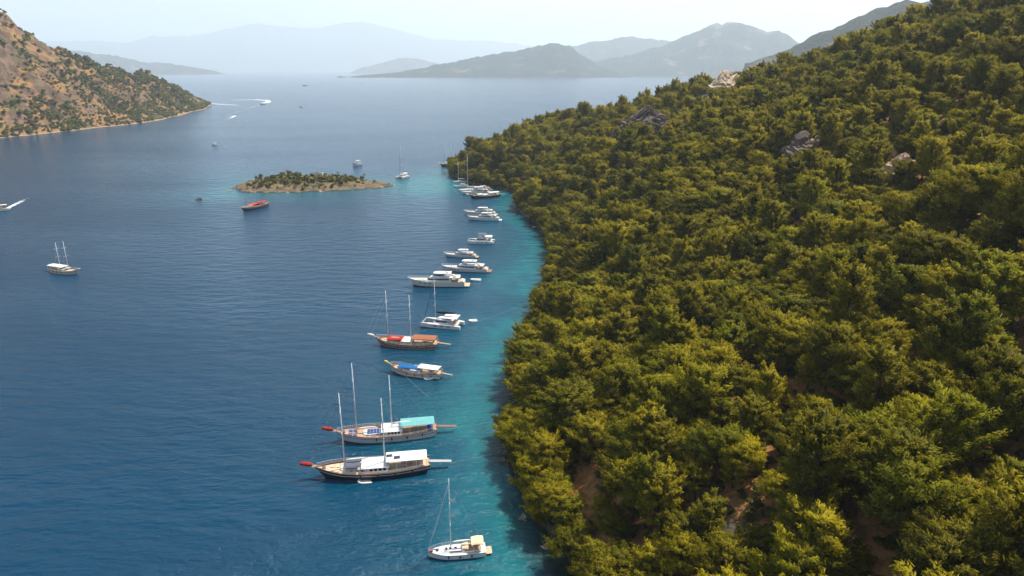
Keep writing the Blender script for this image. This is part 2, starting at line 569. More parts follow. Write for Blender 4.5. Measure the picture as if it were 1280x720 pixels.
M['head'] = ground_mat('dry_headland_earth', (0.22, 0.11, 0.042), (0.24, 0.145, 0.06), (0.17, 0.11, 0.075), (0.06, 0.065, 0.02), scale=0.02, steep=(0.5, 0.8), bscale=4, vegcut=(0.48, 0.6), shorecol=(0.26, 0.19, 0.13))
tag(grid_mesh('dry_headland', np.arange(-1250, -600, 4), np.arange(780, 2300, 4), head_h, M['head']), kind='structure')

# far hills: each a ridge with a foreshore and a back slope at its own distance
def far_hill(name, prof, R0, R1, R2, m, amp, seed, foot=-3.0, nu=220, nv=26):
    """prof = photo pixels of the skyline; the slope rises from distance R0 to R1 and falls to R2"""
    xs = np.linspace(prof[0][0], prof[-1][0], nu)
    ys = np.interp(xs, [p[0] for p in prof], [p[1] for p in prof])
    V = []
    for j in range(nv):
        v = j / (nv - 1)
        dist = R0 + (R1 - R0) * v / 0.6 if v < 0.6 else R1 + (R2 - R1) * (v - 0.6) / 0.4
        f = (v / 0.6) ** 0.85 if v < 0.6 else 1 - ((v - 0.6) / 0.4) ** 1.4
        for i, px in enumerate(xs):
            az = math.atan2((px - 640) / FPX, CP + 0.32 * SP)
            d = ray(px, ys[i])
            top = CAMZ + d[2] / math.hypot(d[0], d[1]) * R1
            x, y = math.sin(az) * dist, math.cos(az) * dist
            V.append((x, y, f * max(top, 0.5), f))
    V = np.array(V)
    s = amp * 4
    k = V[:, 3]
    rid = 1 - np.abs(fbm(V[:, 0] / s, V[:, 1] / s, 4, seed))
    edge = np.clip(V[:, 2] / (amp * 2.5), 0, 1)
    V[:, 2] += edge * (amp * (rid - 0.75) * np.clip(1.3 - k, 0.15, 1) + 0.12 * amp * fbm(V[:, 0] / s * 6, V[:, 1] / s * 6, 3, seed + 5))
    V[:, 2] += foot * (1 - np.clip(k * 6, 0, 1))
    i = (np.arange(nv - 1)[:, None] * nu + np.arange(nu - 1)[None]).ravel()
    F = np.stack([i, i + 1, i + nu + 1, i + nu], 1)
    return tag(link(name, raw_mesh(name, V[:, :3], F, [m])), kind='structure')
M['far'] = ground_mat('distant_wooded_slopes', (0.13, 0.11, 0.075), (0.2, 0.17, 0.12), (0.15, 0.135, 0.12), (0.02, 0.028, 0.022), scale=0.004, steep=(0.5, 0.7), vegcut=(0.3, 0.45), bscale=30)
M['far2'] = ground_mat('distant_bare_slopes', (0.09, 0.085, 0.075), (0.11, 0.1, 0.09), (0.1, 0.1, 0.09), (0.05, 0.055, 0.045), scale=0.002, vegcut=(0.4, 0.6), bscale=60)
far_hill('far_hills', [(428, 97.5), (452, 94), (500, 90), (540, 82), (575, 76), (605, 70), (640, 63), (670, 57), (692, 54), (712, 58), (730, 70), (745, 80), (765, 88), (790, 95)], 8000, 8900, 10200, M['far'], 70, 71)
far_hill('far_hills', [(690, 92), (740, 76), (770, 70), (800, 64), (830, 54), (865, 39), (885, 31), (905, 27), (925, 31), (945, 37), (968, 39), (985, 47), (1000, 58), (1040, 75), (1100, 85)], 9200, 10600, 12500, M['far'], 110, 72)
far_hill('far_hills', [(640, 85), (690, 66), (715, 57), (750, 50), (790, 45), (820, 48), (850, 52), (900, 62), (960, 80)], 13000, 14200, 16000, M['far'], 110, 73)
far_hill('far_hills', [(430, 94), (450, 85), (480, 78), (505, 71.5), (525, 74), (550, 80), (570, 77), (600, 82), (640, 86)], 15500, 16500, 18000, M['far2'], 90, 74)
far_hill('far_hills', [(-80, 30), (-20, 44), (60, 56), (100, 64), (140, 68), (175, 76), (215, 80), (240, 83), (262, 87), (285, 94)], 13500, 14500, 16500, M['far'], 90, 75)
far_hill('far_hills', [(930, 80), (985, 61), (1010, 46), (1033, 35), (1060, 18), (1080, 8), (1095, 4), (1150, 0), (1220, -20), (1330, -40), (1500, -20)], 2500, 3300, 4200, M['far'], 60, 76)
far_hill('distant_mountains', [(-200, 55), (-60, 60), (70, 52), (120, 50), (160, 53), (200, 44), (240, 46), (290, 36), (330, 28), (365, 33), (400, 36), (450, 25), (500, 37), (540, 48), (600, 50), (660, 56), (720, 60), (800, 66), (1000, 70)], 29000, 34500, 41000, M['far2'], 220, 77, nu=260)

# ------------------------------------------------------------------ the sea
def sea():
    ang = np.concatenate([np.linspace(-R(50), R(50), 320), np.linspace(R(52), R(308), 60)])
    rad = np.concatenate([[0.0], np.geomspace(30, 1600, 230), np.geomspace(1700, 70000, 30)])
    A, Rr = np.meshgrid(ang, rad)
    X, Y = Rr * np.sin(A), Rr * np.cos(A)
    V = np.stack([X.ravel(), Y.ravel(), np.zeros(X.size)], 1)
    na, nr = len(ang), len(rad)
    F = []
    i = np.arange(nr - 1)[:, None] * na
    k = np.arange(na)[None]
    F = np.stack([(i + k).ravel(), (i + (k + 1) % na).ravel(), (i + na + (k + 1) % na).ravel(), (i + na + k).ravel()], 1)[:, ::-1]
    V[0:na] += 0
    x, y = V[:, 0], V[:, 1]
    d = poly_dist(x, y, SHORE)
    wob = 1 + 0.35 * fbm(x / 30, y / 45, 3, 81)
    sh = np.exp(-(d / (23 * wob)) ** 1.2) * (0.86 + 0.22 * fbm(x / 7, y / 10, 3, 85))
    di = poly_dist(x, y, ISLE, True)
    sh = np.maximum(sh, 0.75 * np.exp(-(di / (24 * wob)) ** 1.2))
    for px, py, rx, ry, a in ((540, 231, 40, 75, 0.85), (292, 243, 45, 40, 0.55), (285, 222, 35, 60, .4), (400, 247, 70, 28, .35)):
        c = gp(px, py)
        sh = np.maximum(sh, a * np.exp(-(((x - c[0]) / rx) ** 2 + ((y - c[1]) / ry) ** 2)))
    edge = np.exp(-(np.minimum(d, di + 2) / 6.0) ** 2) * (0.75 + 0.5 * fbm(x / 9, y / 9, 3, 83))  # dark shore band: rocky bed plus tree shade and reflection put into the colour
    me = raw_mesh('sea', V, F, [])
    for nm, a in (('shallow', sh), ('rock_and_shade', np.clip(edge, 0, 1))):
        t = me.attributes.new(nm, 'FLOAT', 'POINT')
        t.data.foreach_set('value', a.astype(np.float32))
    m = bpy.data.materials.new('sea_water')
    m.use_nodes = True
    n, l = m.node_tree.nodes, m.node_tree.links
    b = n['Principled BSDF']
    b.inputs['IOR'].default_value = 1.33
    b.inputs['Specular IOR Level'].default_value = 0.32
    b.inputs['Roughness'].default_value = 0.16
    def attr(nm):
        q = n.new('ShaderNodeAttribute'); q.attribute_name = nm
        return q.outputs['Fac']
    tcn = n.new('ShaderNodeTexCoord')
    def noise(sc, det, stretch=(1, 1, 1), rot=0, rough=.55):
        mpn = n.new('ShaderNodeMapping')
        mpn.inputs['Scale'].default_value = stretch
        mpn.inputs['Rotation'].default_value = (0, 0, rot)
        z = n.new('ShaderNodeTexNoise')
        z.inputs['Scale'].default_value = sc
        z.inputs['Detail'].default_value = det
        z.inputs['Roughness'].default_value = rough
        l.new(tcn.outputs['Object'], mpn.inputs[0]); l.new(mpn.outputs[0], z.inputs['Vector'])
        return z.outputs['Fac']
    r = n.new('ShaderNodeValToRGB')
    e = r.color_ramp.elements
    e[0].position, e[0].color = 0.0, (0.0001, 0.0285, 0.063, 1)
    e[1].position, e[1].color = 1.0, (0.001, 0.092, 0.092, 1)
    q = e.new(0.35); q.color = (0.0002, 0.05, 0.082, 1)
    q = e.new(0.7); q.color = (0.0003, 0.098, 0.118, 1)
    l.new(attr('shallow'), r.inputs['Fac'])
    mx = n.new('ShaderNodeMix'); mx.data_type = 'RGBA'
    mx.inputs['B'].default_value = (0.012, 0.022, 0.018, 1)
    l.new(attr('rock_and_shade'), mx.inputs['Factor']); l.new(r.outputs['Color'], mx.inputs['A'])
    l.new(mx.outputs['Result'], b.inputs['Base Color'])
    w1 = noise(0.75, 5, (0.8, 1.1, 1), R(-14), .65)
    w2 = noise(0.16, 3, (0.5, 1.3, 1), R(20))
    # calm and ruffled patches change how strongly the small waves stand
    patch = noise(0.006, 3, (0.5, 1.3, 1), R(-8))
    pr = n.new('ShaderNodeMapRange')
    pr.inputs['From Min'].default_value = 0.35; pr.inputs['From Max'].default_value = 0.68
    pr.inputs['To Min'].default_value = 0.2; pr.inputs['To Max'].default_value = 1.0
    l.new(patch, pr.inputs['Value'])
    b1 = n.new('ShaderNodeBump'); b1.inputs['Distance'].default_value = 0.85
    l.new(pr.outputs['Result'], b1.inputs['Strength'])
    l.new(w1, b1.inputs['Height'])
    b2 = n.new('ShaderNodeBump'); b2.inputs['Distance'].default_value = 2.4; b2.inputs['Strength'].default_value = 0.75
    l.new(w2, b2.inputs['Height']); l.new(b2.outputs['Normal'], b1.inputs['Normal'])
    l.new(b1.outputs['Normal'], b.inputs['Normal'])
    me.materials.append(m)
    tag(link('sea', me), kind='structure')
sea()
# ------------------------------------------------------------------ rock outcrops
M['rock_pale'] = mat('pale_limestone', (0.36, 0.28, 0.2), 0.95, 0.1, var=0.35, scale=0.5, bump=0.5)
M['rock_dark'] = mat('shade_dark_limestone', (0.11, 0.085, 0.07), 0.95, 0.1, var=0.45, scale=0.35, bump=0.6)  # the cliff's shaded tone put into the base colour; awash rock shares it
M['rock_tan'] = mat('tan_limestone', (0.36, 0.25, 0.16), 0.95, 0.1, var=0.35, scale=0.5, bump=0.5)
def rock_mesh(seed, lx, ly, lz, strata=1.5, n=40, tilt=0.15):
    """a crag of broken limestone beds: ragged slabs of uneven thickness, each stepping in and out over the one below"""
    r_ = np.random.default_rng(seed)
    th = np.linspace(0, 2 * math.pi, n, endpoint=False)
    c, s_ = np.cos(th), np.sin(th)
    V, F = [], []
    z = -lz
    rings = []
    while z < lz:
        u = (z + lz) / (2 * lz)
        env = (1 - u ** 2.4 * 0.75)
        k = len(rings)
        rad = env * (1 + 0.2 * fbm(c * 2.2 + 5 * seed, s_ * 2.2, 3, seed) + 0.24 * vnoise(c * 3.0 + 7.7 * k, s_ * 3.0 + 3.1 * k, seed + 1) + 0.07 * r_.uniform(-1, 1, n))
        ox, oy = r_.normal(0, 0.05, 2)
        h = strata * r_.uniform(0.35, 1.5)
        x, y = (rad * c + ox) * lx, (rad * s_ + oy) * ly
        zz = tilt * x + 0.25 * strata * fbm(x / 4, y / 4, 2, seed + k)
        rings.append(np.stack([x, y, z + zz], 1))
        rings.append(np.stack([x * 0.985, y * 0.985, z + h + zz + r_.uniform(-0.2, 0.2, n) * strata], 1))
        z += h
    top = rings[-1].copy(); top[:, :2] *= 0.5; top[:, 2] += 0.3 * strata
    rings.append(top)
    V = np.concatenate(rings)
    V[:, 2] = -lz + (V[:, 2] + lz) * (0.85 + 0.2 * vnoise(V[:, 0] / (lx * .45) + seed, V[:, 1] / (ly * .6), seed + 31)) + 0.5 * fbm(V[:, 0] / 3, V[:, 1] / 3, 2, seed + 33)
    for j in range(len(rings) - 1):
        for i in range(n):
            F.append((j * n + i, j * n + (i + 1) % n, (j + 1) * n + (i + 1) % n, (j + 1) * n + i))
    F.append(tuple(range((len(rings) - 1) * n, len(rings) * n)))
    return V, F
ROCKS = []
def rock(px, py, Y, size, m, label, seed, rz=0.0, sink=0.3, group=None, bare=7):
    p = at(px, py, Y)
    z = float(hill_h(p[0], p[1]))
    V, F = rock_mesh(seed, *size)
    o = link('rock_outcrop', raw_mesh('rock_outcrop', V, F, [m], smooth=False))
    o.location = (p[0], p[1], z + size[2] * (1 - 2 * sink))
    o.rotation_euler = (0, 0, rz)
    tag(o, label, 'rock outcrop', group)
    ROCKS.append((p[0], p[1], max(size[0], size[1]) * 0.8, bare))
def on_hill(px, py, zoff=0.0, Y0=60, Y1=760):
    """where the line of sight through a photo pixel meets the hillside"""
    Ys = np.linspace(Y0, Y1, 1400)
    d = ray(px, py)
    t = Ys / d[1]
    X, Z = d[0] * t, CAMZ + d[2] * t
    H = hill_h(X, Ys) + zoff
    k = np.argmax(Z < H)
    return Ys[k] if k > 0 else 600.0
for a in ((803, 168, (24, 11, 15), 'rock_dark', 'large dark grey cliff face among the trees above the wooded cape', 5, 0.5, 0.08, 10, 36),
          (906, 114, (26, 9, 12), 'rock_pale', 'pale stepped limestone crag near the top of the wooded hill', 6, 0.9, 0.08, 11, 34),
          (950, 94, (22, 9, 9), 'rock_tan', 'tan rock shelf on the skyline beside the stepped crag', 8, 0.2, 0.05, 11, 34),
          (1000, 194, (10, 7, 9), 'rock_dark', 'dark rock bluff shaded by pines halfway up the hill', 11, 0.7, 0.15, 8, 20),
          (1022, 176, (5, 4, 3), 'rock_pale', 'small pale boulder just above the dark bluff', 12, 0.3, 0.25, 5, 4),
          (1126, 202, (7, 5, 3.2), 'rock_tan', 'sunlit tan rock ledge in a gap between pines high on the hill', 14, 0.1, 0.15, 8, 20)):
    rock(a[0], a[1], on_hill(a[0], a[1], a[8] * 0.6), a[2], M[a[3]], a[4], a[5], a[6], a[7], None, a[8])

# ------------------------------------------------------------------ trees
def needles(C, D, L, Wd, rs, jitter=0.5, out=None):
    """one thin blade per centre C, lying along D, its face turned to the outside of the crown; all in one numpy block"""
    n = len(C)
    d = D + rs.normal(0, jitter, (n, 3))
    d /= np.linalg.norm(d, axis=1, keepdims=True)
    a = rs.normal(0, 1, (n, 3))
    s = np.cross(d, a)
    s /= np.linalg.norm(s, axis=1, keepdims=True) + 1e-9
    if out is not None:
        flip = (np.cross(s, d) * out).sum(1) < 0
        s[flip] *= -1
    L = L * rs.uniform(0.6, 1.35, (n, 1)); Wd = Wd * rs.uniform(0.6, 1.3, (n, 1))
    P = np.stack([C - s * Wd * .35 - d * L * .5, C + s * Wd * .35 - d * L * .5, C + s * Wd * .5 + d * L * .2, C + d * L * .6, C - s * Wd * .5 + d * L * .2], 1)
    return P.reshape(-1, 3), np.arange(n * 5).reshape(-1, 5)
def unit(v):
    return v / (np.linalg.norm(v, axis=1, keepdims=True) + 1e-9)
def make_tree(seed, H, Rad, base, nl, nt, nn, leaf, flat=1.0, lean=0.0, up=0.5):
    """a pine: tapered trunk with limbs, and sprays of needle tufts carried along rising boughs"""
    rs = np.random.default_rng(seed)
    wood = MB()
    la = rs.uniform(0, 6.28)
    def axis(f):
        return np.array([math.cos(la) * lean * f * f * H + 0.25 * math.sin(f * 5 + seed), math.sin(la) * lean * f * f * H + 0.25 * math.cos(f * 4 + seed), f * H])
    rad0 = 0.028 * H
    wood.tube([axis(f) + (np.array([0, 0, -1.2]) if f == 0 else 0) for f in np.linspace(0, 0.97, 8)], [rad0 * (1 - 0.88 * f) for f in np.linspace(0, 1, 8)], 7)
    Cs, Ds, Tn, Ns = [], [], [], []
    for k in range(nl):
        f = base + (0.98 - base) * ((k + rs.uniform(0, 1)) / nl) ** 0.85
        u = (f - base) / (1 - base)
        az = k * 2.399 + rs.normal(0, 0.35)
        prof = (math.sin(min(1, (u * 0.82 + 0.22)) * math.pi) ** 0.6) * (1 - 0.35 * u)
        ln = Rad * prof * rs.uniform(0.55, 1.2)
        el = up * (0.25 + 0.9 * u) + rs.normal(0, 0.14)
        h = np.array([math.cos(az), math.sin(az), 0])
        o = axis(f * 0.93)
        def bough(s):
            return o + h * ln * s + np.array([0, 0, ln * (math.tan(el) * s * 0.75 + 0.25 * s * s) * flat])
        if k % 2 == 0:
            wood.tube([bough(s) for s in (0, 0.35, 0.75)], [0.3 * rad0, 0.2 * rad0, 0.07 * rad0], 4)
        tn0 = rs.uniform(0, 1)
        side = np.array([-h[1], h[0], 0])
        for q in range(nt):
            s = 0.3 + 0.75 * ((q + rs.uniform(0, 1)) / nt)
            c = bough(s)
            sg = (1 if q % 2 else -1) * rs.uniform(0.1, 0.9)
            td = h * 0.75 + side * sg + np.array([0, 0, rs.uniform(0.25, 0.75)])
            td /= np.linalg.norm(td)
            tl = (0.28 + 0.22 * (1 - s)) * ln * rs.uniform(0.6, 1.2) + 0.45
            w = rs.uniform(0, 1, nn) ** 0.8
            pts = c + td * (w * tl)[:, None] + rs.normal(0, 0.16 + 0.05 * tl, (nn, 3))
            Cs.append(pts)
            Ds.append(np.repeat(td[None], nn, 0))
            Ns.append(unit(pts - (c + td * tl * 0.3 - np.array([0, 0, 0.25]))))
            Tn.append(np.clip(0.5 * tn0 + 0.35 * rs.uniform(0, 1) + 0.3 * (w - .3) + rs.normal(0, 0.08, nn), 0, 1))
    C, D = np.concatenate(Cs), np.concatenate(Ds)
    mid = axis(base + 0.3 * (1 - base))
    N = unit(unit((C - mid) * np.array([1, 1, 1.2])) * 0.75 + np.concatenate(Ns) * 0.8 + rs.normal(0, 0.28, C.shape))
    P, F = needles(C, D, leaf, leaf * 0.34, rs, 0.5, N)
    return wood, P, F, np.repeat(np.concatenate(Tn), 5), np.repeat(N, 5, 0)
def crown_mesh(name, P, F, T, m, N=None):
    me = raw_mesh(name, P, F, [m], smooth=True)
    if N is not None:
        me.normals_split_custom_set_from_vertices(N.tolist())
    t = me.attributes.new('tint', 'FLOAT', 'POINT')
    t.data.foreach_set('value', T.astype(np.float32))
    return me
# kinds of pine seen in the photo: (height, crown radius, crown base, boughs, twigs, needles, leaf, flat, lean, up)
KINDS = [
    ('rounded', 12.0, 5.4, 0.30, 46, 9, 38, 0.5, 1.0, 0.04, 0.5),
    ('feathery', 14.0, 4.6, 0.24, 52, 8, 38, 0.5, 1.2, 0.03, 0.75),
    ('spreading', 10.5, 6.0, 0.40, 42, 10, 38, 0.5, 0.7, 0.10, 0.35),
    ('clumped', 11.5, 5.0, 0.28, 34, 12, 38, 0.5, 0.95, 0.05, 0.55),
    ('slender', 14.5, 3.7, 0.22, 50, 7, 36, 0.5, 1.25, 0.02, 0.8),
    ('dense', 10.0, 5.0, 0.20, 44, 10, 40, 0.48, 0.85, 0.06, 0.45),
]
PINES = []
for i, k in enumerate(KINDS):
    w, P, F, T, NN = make_tree(100 + i, *k[1:])
    tm = raw_mesh('trunk', w.v, w.f, [M['bark']])
    PINES.append((tm, crown_mesh('crown', P, F, T, M['pine'], NN), NN))
print('pine faces', [len(p[1].polygons) for p in PINES])

def scatter(x0, x1, y0, y1, sp, seed, jit=0.46):
    r_ = np.random.default_rng(seed)
    gx, gy = np.meshgrid(np.arange(x0, x1, sp), np.arange(y0, y1, sp * 0.87))
    gx = gx + (np.arange(gx.shape[0]) % 2)[:, None] * sp / 2
    p = np.stack([gx.ravel(), gy.ravel()], 1) + r_.uniform(-jit, jit, (gx.size, 2)) * sp
    return p
# the bare earth strip above the shore and other openings, in ground coordinates
def pix_on_hill(px, py):
    Y = on_hill(px, py)
    p = at(px, py, Y)
    return p[0], p[1]
GAPS = [(*pix_on_hill(722, 622), 3.8), (*pix_on_hill(717, 640), 3.6), (*pix_on_hill(730, 606), 3.8), (*pix_on_hill(742, 592), 3.6), (*pix_on_hill(712, 655), 2.0),
        (*pix_on_hill(735, 692), 2.2)]
pts = scatter(-75, 480, 18, 900, 6.0, 5, 0.62)
r_ = np.random.default_rng(41)
edge_ = []
for (ax, ay), (bx, by) in zip(SHORE[2:-4], SHORE[3:-3]):
    L_ = math.hypot(bx - ax, by - ay)
    for k in range(int(L_ / 4.2) + 1):
        u = r_.uniform()
        o_ = r_.uniform(0.6, 4.0)
        edge_.append((ax + (bx - ax) * u + (by - ay) / L_ * o_, ay + (by - ay) * u - (bx - ax) / L_ * o_))
pts = np.concatenate([pts, np.array(edge_)])
hz_ = hill_h(pts[:, 0], pts[:, 1])
ok = hz_ > 0.1
pts, hz_ = pts[ok], hz_[ok]
px, py, dep = project(np.stack([pts[:, 0], pts[:, 1], hz_ + 7], 1))
ok = (px > -200) & (px < 1420) & (py > -260) & (py < 900) & (dep > 30)
for gx, gy, gr in GAPS:
    ok &= np.hypot(pts[:, 0] - gx, pts[:, 1] - gy) > gr
for rx, ry, rr, bare in ROCKS:
    dd = np.array([rx, ry]) / math.hypot(rx, ry)
    rel = pts - np.array([rx, ry])
    along = rel @ dd
    perp = np.abs(rel @ np.array([-dd[1], dd[0]]))
    ok &= ~((perp < rr * 1.1) & (along < rr * .7) & (along > -rr - bare))
pts, hz_, px, py, dep = pts[ok], hz_[ok], px[ok], py[ok], dep[ok]
n = len(pts)
r_ = np.random.default_rng(77)
keepm = r_.uniform(0, 1, n) > 0.07 + 0.1 * (fbm(pts[:, 0] / 28, pts[:, 1] / 28, 2, 88) > 0.35)
pts, hz_, px, py, dep = pts[keepm], hz_[keepm], px[keepm], py[keepm], dep[keepm]
n = len(pts)
dsh = poly_dist(pts[:, 0], pts[:, 1], SHORE)
shoreline = dsh < 9
kind = r_.choice(6, n, p=[0.22, 0.24, 0.14, 0.17, 0.13, 0.10])
kind = np.where((hz_ > 55) & (r_.uniform(0, 1, n) < 0.45), r_.choice([1, 4], n), kind)
kind = np.where(shoreline, r_.choice([0, 2, 3, 5], n), kind)
scl = r_.choice([0.5, 0.76, 0.98, 1.25], n, p=[0.2, 0.28, 0.33, 0.19]) * r_.uniform(0.86, 1.12, n)
scl = np.where(shoreline, np.minimum(scl, 1.15) * 0.85, scl)
scl = scl * (0.92 + 0.18 * fbm(pts[:, 0] / 40, pts[:, 1] / 40, 2, 91))
rot = r_.uniform(0, 6.28, n)
tall = r_.uniform(0.8, 1.28, n)
lx, ly = r_.normal(0, 0.06, n), r_.normal(0, 0.06, n) - np.where(shoreline, 0.1, 0.03)   # lean out over the water
big = scl * 12 / dep
inview = (px > -10) & (px < 1290) & (py > -25) & (py < 750)
order = np.argsort(-big * inview)
near = set(order[:300].tolist())
where_ = []
gap_xy = np.array([g[:2] for g in GAPS])
for i in range(n):
    if np.hypot(*(gap_xy - pts[i]).T).min() < 7.5:
        where_.append('beside the bare orange earth')
    elif dsh[i] < 9:
        where_.append('at the water\'s edge above the teal shallows')
    elif dsh[i] < 32:
        where_.append('just behind the waterside trees')
    elif hz_[i] < 45:
        where_.append('on the lower slope of the wooded hill')
    else:
        where_.append('high on the near flank of the wooded hill')
LOOK = ['round crowned golden green pine', 'tall feathery pine with upswept boughs', 'low spreading flat topped pine', 'pine with a clumped lumpy crown', 'slender pointed pine', 'dense bushy pine']
for i in sorted(near):
    k = int(kind[i])
    e = bpy.data.objects.new('pine_tree', None)
    COL.objects.link(e)
    e.location = (pts[i, 0], pts[i, 1], hz_[i] - 0.3)
    e.rotation_euler = (lx[i], ly[i], rot[i])
    e.scale = (scl[i], scl[i], scl[i] * tall[i])
    tag(e, LOOK[k] + ' ' + where_[i], 'pine tree', LOOK[k].replace('pine', 'pines', 1) + ' ' + where_[i])
    link('trunk', PINES[k][0], e)
    link('crown', PINES[k][1], e)
far_ids = [i for i in range(n) if i not in near]
print('forest', n, 'near', len(near))

def instancer(name, protos, P, rotv, scl_, idx, m):
    """many instances of the prototype meshes as ONE object (points + geometry nodes)"""
    c = bpy.data.collections.new(name + '_kinds')
    for i, me in enumerate(protos):
        c.objects.link(bpy.data.objects.new('%s_kind_%d' % (name, i), me))
    me = bpy.data.meshes.new(name)
    me.vertices.add(len(P))
    me.vertices.foreach_set('co', np.asarray(P, np.float32).ravel())
    a = me.attributes.new('rot', 'FLOAT_VECTOR', 'POINT'); a.data.foreach_set('vector', np.asarray(rotv, np.float32).ravel())
    a = me.attributes.new('scl', 'FLOAT_VECTOR', 'POINT'); a.data.foreach_set('vector', np.asarray(scl_, np.float32).ravel())
    a = me.attributes.new('pick', 'INT', 'POINT'); a.data.foreach_set('value', np.asarray(idx, np.int32))
    o = link(name, me)
    g = bpy.data.node_groups.new(name, 'GeometryNodeTree')
    g.interface.new_socket('Geometry', in_out='INPUT', socket_type='NodeSocketGeometry')
    g.interface.new_socket('Geometry', in_out='OUTPUT', socket_type='NodeSocketGeometry')
    gi, go = g.nodes.new('NodeGroupInput'), g.nodes.new('NodeGroupOutput')
    ip = g.nodes.new('GeometryNodeInstanceOnPoints')
    ci = g.nodes.new('GeometryNodeCollectionInfo')
    ci.inputs['Collection'].default_value = c
    ci.inputs['Separate Children'].default_value = True
    ci.inputs['Reset Children'].default_value = True
    def na(nm, ty):
        q = g.nodes.new('GeometryNodeInputNamedAttribute'); q.data_type = ty
        q.inputs['Name'].default_value = nm
        return q.outputs['Attribute']
    g.links.new(gi.outputs[0], ip.inputs['Points'])
    g.links.new(ci.outputs[0], ip.inputs['Instance'])
    ip.inputs['Pick Instance'].default_value = True
    g.links.new(na('pick', 'INT'), ip.inputs['Instance Index'])
    g.links.new(na('scl', 'FLOAT_VECTOR'), ip.inputs['Scale'])
    e2r = g.nodes.new('FunctionNodeEulerToRotation')
    g.links.new(na('rot', 'FLOAT_VECTOR'), e2r.inputs[0])
    g.links.new(e2r.outputs[0], ip.inputs['Rotation'])
    g.links.new(ip.outputs[0], go.inputs[0])
    md = o.modifiers.new('trees', 'NODES')
    md.node_group = g
    return o
def joined(tm, cm, cn, name):
    """trunk and crown of one kind as one mesh, for the far forest"""
    nv1, nv2 = len(tm.vertices), len(cm.vertices)
    me = bpy.data.meshes.new(name)
    v = np.zeros((nv1 + nv2, 3), np.float32)
    b_ = np.zeros(nv1 * 3, np.float32); tm.vertices.foreach_get('co', b_); v[:nv1] = b_.reshape(-1, 3)
    b_ = np.zeros(nv2 * 3, np.float32); cm.vertices.foreach_get('co', b_); v[nv1:] = b_.reshape(-1, 3)
    l1 = np.zeros(len(tm.loops), np.int32); tm.loops.foreach_get('vertex_index', l1)
    l2 = np.zeros(len(cm.loops), np.int32); cm.loops.foreach_get('vertex_index', l2)
    t1 = np.zeros(len(tm.polygons), np.int32); tm.polygons.foreach_get('loop_total', t1)
    t2 = np.zeros(len(cm.polygons), np.int32); cm.polygons.foreach_get('loop_total', t2)
    li, lt = np.concatenate([l1, l2 + nv1]), np.concatenate([t1, t2])
    me.vertices.add(len(v)); me.vertices.foreach_set('co', v.ravel())
    me.loops.add(len(li)); me.loops.foreach_set('vertex_index', li)
    me.polygons.add(len(lt)); me.polygons.foreach_set('loop_start', (np.cumsum(lt) - lt).astype(np.int32)); me.polygons.foreach_set('loop_total', lt)
    me.update(calc_edges=True)
    me.polygons.foreach_set('use_smooth', np.ones(len(lt), bool))
    tn_ = np.zeros(nv1 * 3, np.float32); tm.vertices.foreach_get('normal', tn_)
    me.normals_split_custom_set_from_vertices(np.concatenate([tn_.reshape(-1, 3), cn]).tolist())
    me.materials.append(M['bark']); me.materials.append(M['pine'])
    me.polygons.foreach_set('material_index', np.concatenate([np.zeros(len(t1)), np.ones(len(t2))]).astype(np.int32))
    tt = np.zeros(nv2, np.float32); cm.attributes['tint'].data.foreach_get('value', tt)
    a = me.attributes.new('tint', 'FLOAT', 'POINT'); a.data.foreach_set('value', np.concatenate([np.zeros(nv1, np.float32), tt]))
    return me
JP = [joined(t, c, q, 'pine') for t, c, q in PINES]
fi = np.array(far_ids)
tag(instancer('forest', JP, np.stack([pts[fi, 0], pts[fi, 1], hz_[fi] - 0.3], 1), np.stack([lx[fi], ly[fi], rot[fi]], 1), np.stack([scl[fi], scl[fi], scl[fi] * tall[fi]], 1), kind[fi], M['pine']),
    'dense olive green pine forest covering the hillside beyond the nearest trees', 'forest', kind='stuff')

# undergrowth that closes the gaps between the trunks
def make_shrub(seed, rad, nn, leaf):
    rs = np.random.default_rng(seed)
    Cs, Ds, Tn = [], [], []
    for k in range(14):
        c = rs.normal(0, 0.42, 3) * rad; c[2] = abs(c[2]) * 0.8 + 0.25 * rad
        d = rs.normal(0, 1, (nn, 3)); d /= np.linalg.norm(d, axis=1, keepdims=True)
        d[:, 2] = np.abs(d[:, 2]) * .8
        Cs.append(c + d * rad * 0.42 * rs.uniform(0.6, 1.05, (nn, 1)))
        Ds.append(d + np.array([0, 0, 0.3]))
        Tn.append(np.full(nn, rs.uniform(0.1, 0.9)) + rs.normal(0, .1, nn))
    C = np.concatenate(Cs); C[:, 2] = np.maximum(C[:, 2], -0.2)
    N = unit(np.concatenate(Ds) + unit(C - np.array([0, 0, .2 * rad])) + rs.normal(0, .3, C.shape))
    P, F = needles(C, np.concatenate(Ds), leaf, leaf * 0.55, rs, 0.4, N)
    return P, F, np.clip(np.repeat(np.concatenate(Tn), 5), 0, 1), np.repeat(N, 5, 0)
def shrub(name, *a):
    P, F, T, N = make_shrub(*a)
    return crown_mesh(name, P, F, T, M['scrub'], N)
SHR = [shrub('shrub', 300 + i, 1.6, 90, 0.42) for i in range(4)]
sp_ = scatter(-75, 430, 30, 760, 4.2, 15)
sh_ = hill_h(sp_[:, 0], sp_[:, 1])
qx, qy, qd = project(np.stack([sp_[:, 0], sp_[:, 1], sh_], 1))
ok = (sh_ > 0.3) & (qx > -80) & (qx < 1360) & (qy < 780) & (qy > -120)
for gx, gy, gr in GAPS:
    ok &= (np.hypot(sp_[:, 0] - gx, sp_[:, 1] - gy) > gr * 0.85) | (r_.uniform(0, 1, len(sp_)) < 0.08)
sp_, sh_ = sp_[ok], sh_[ok]
m_ = len(sp_)
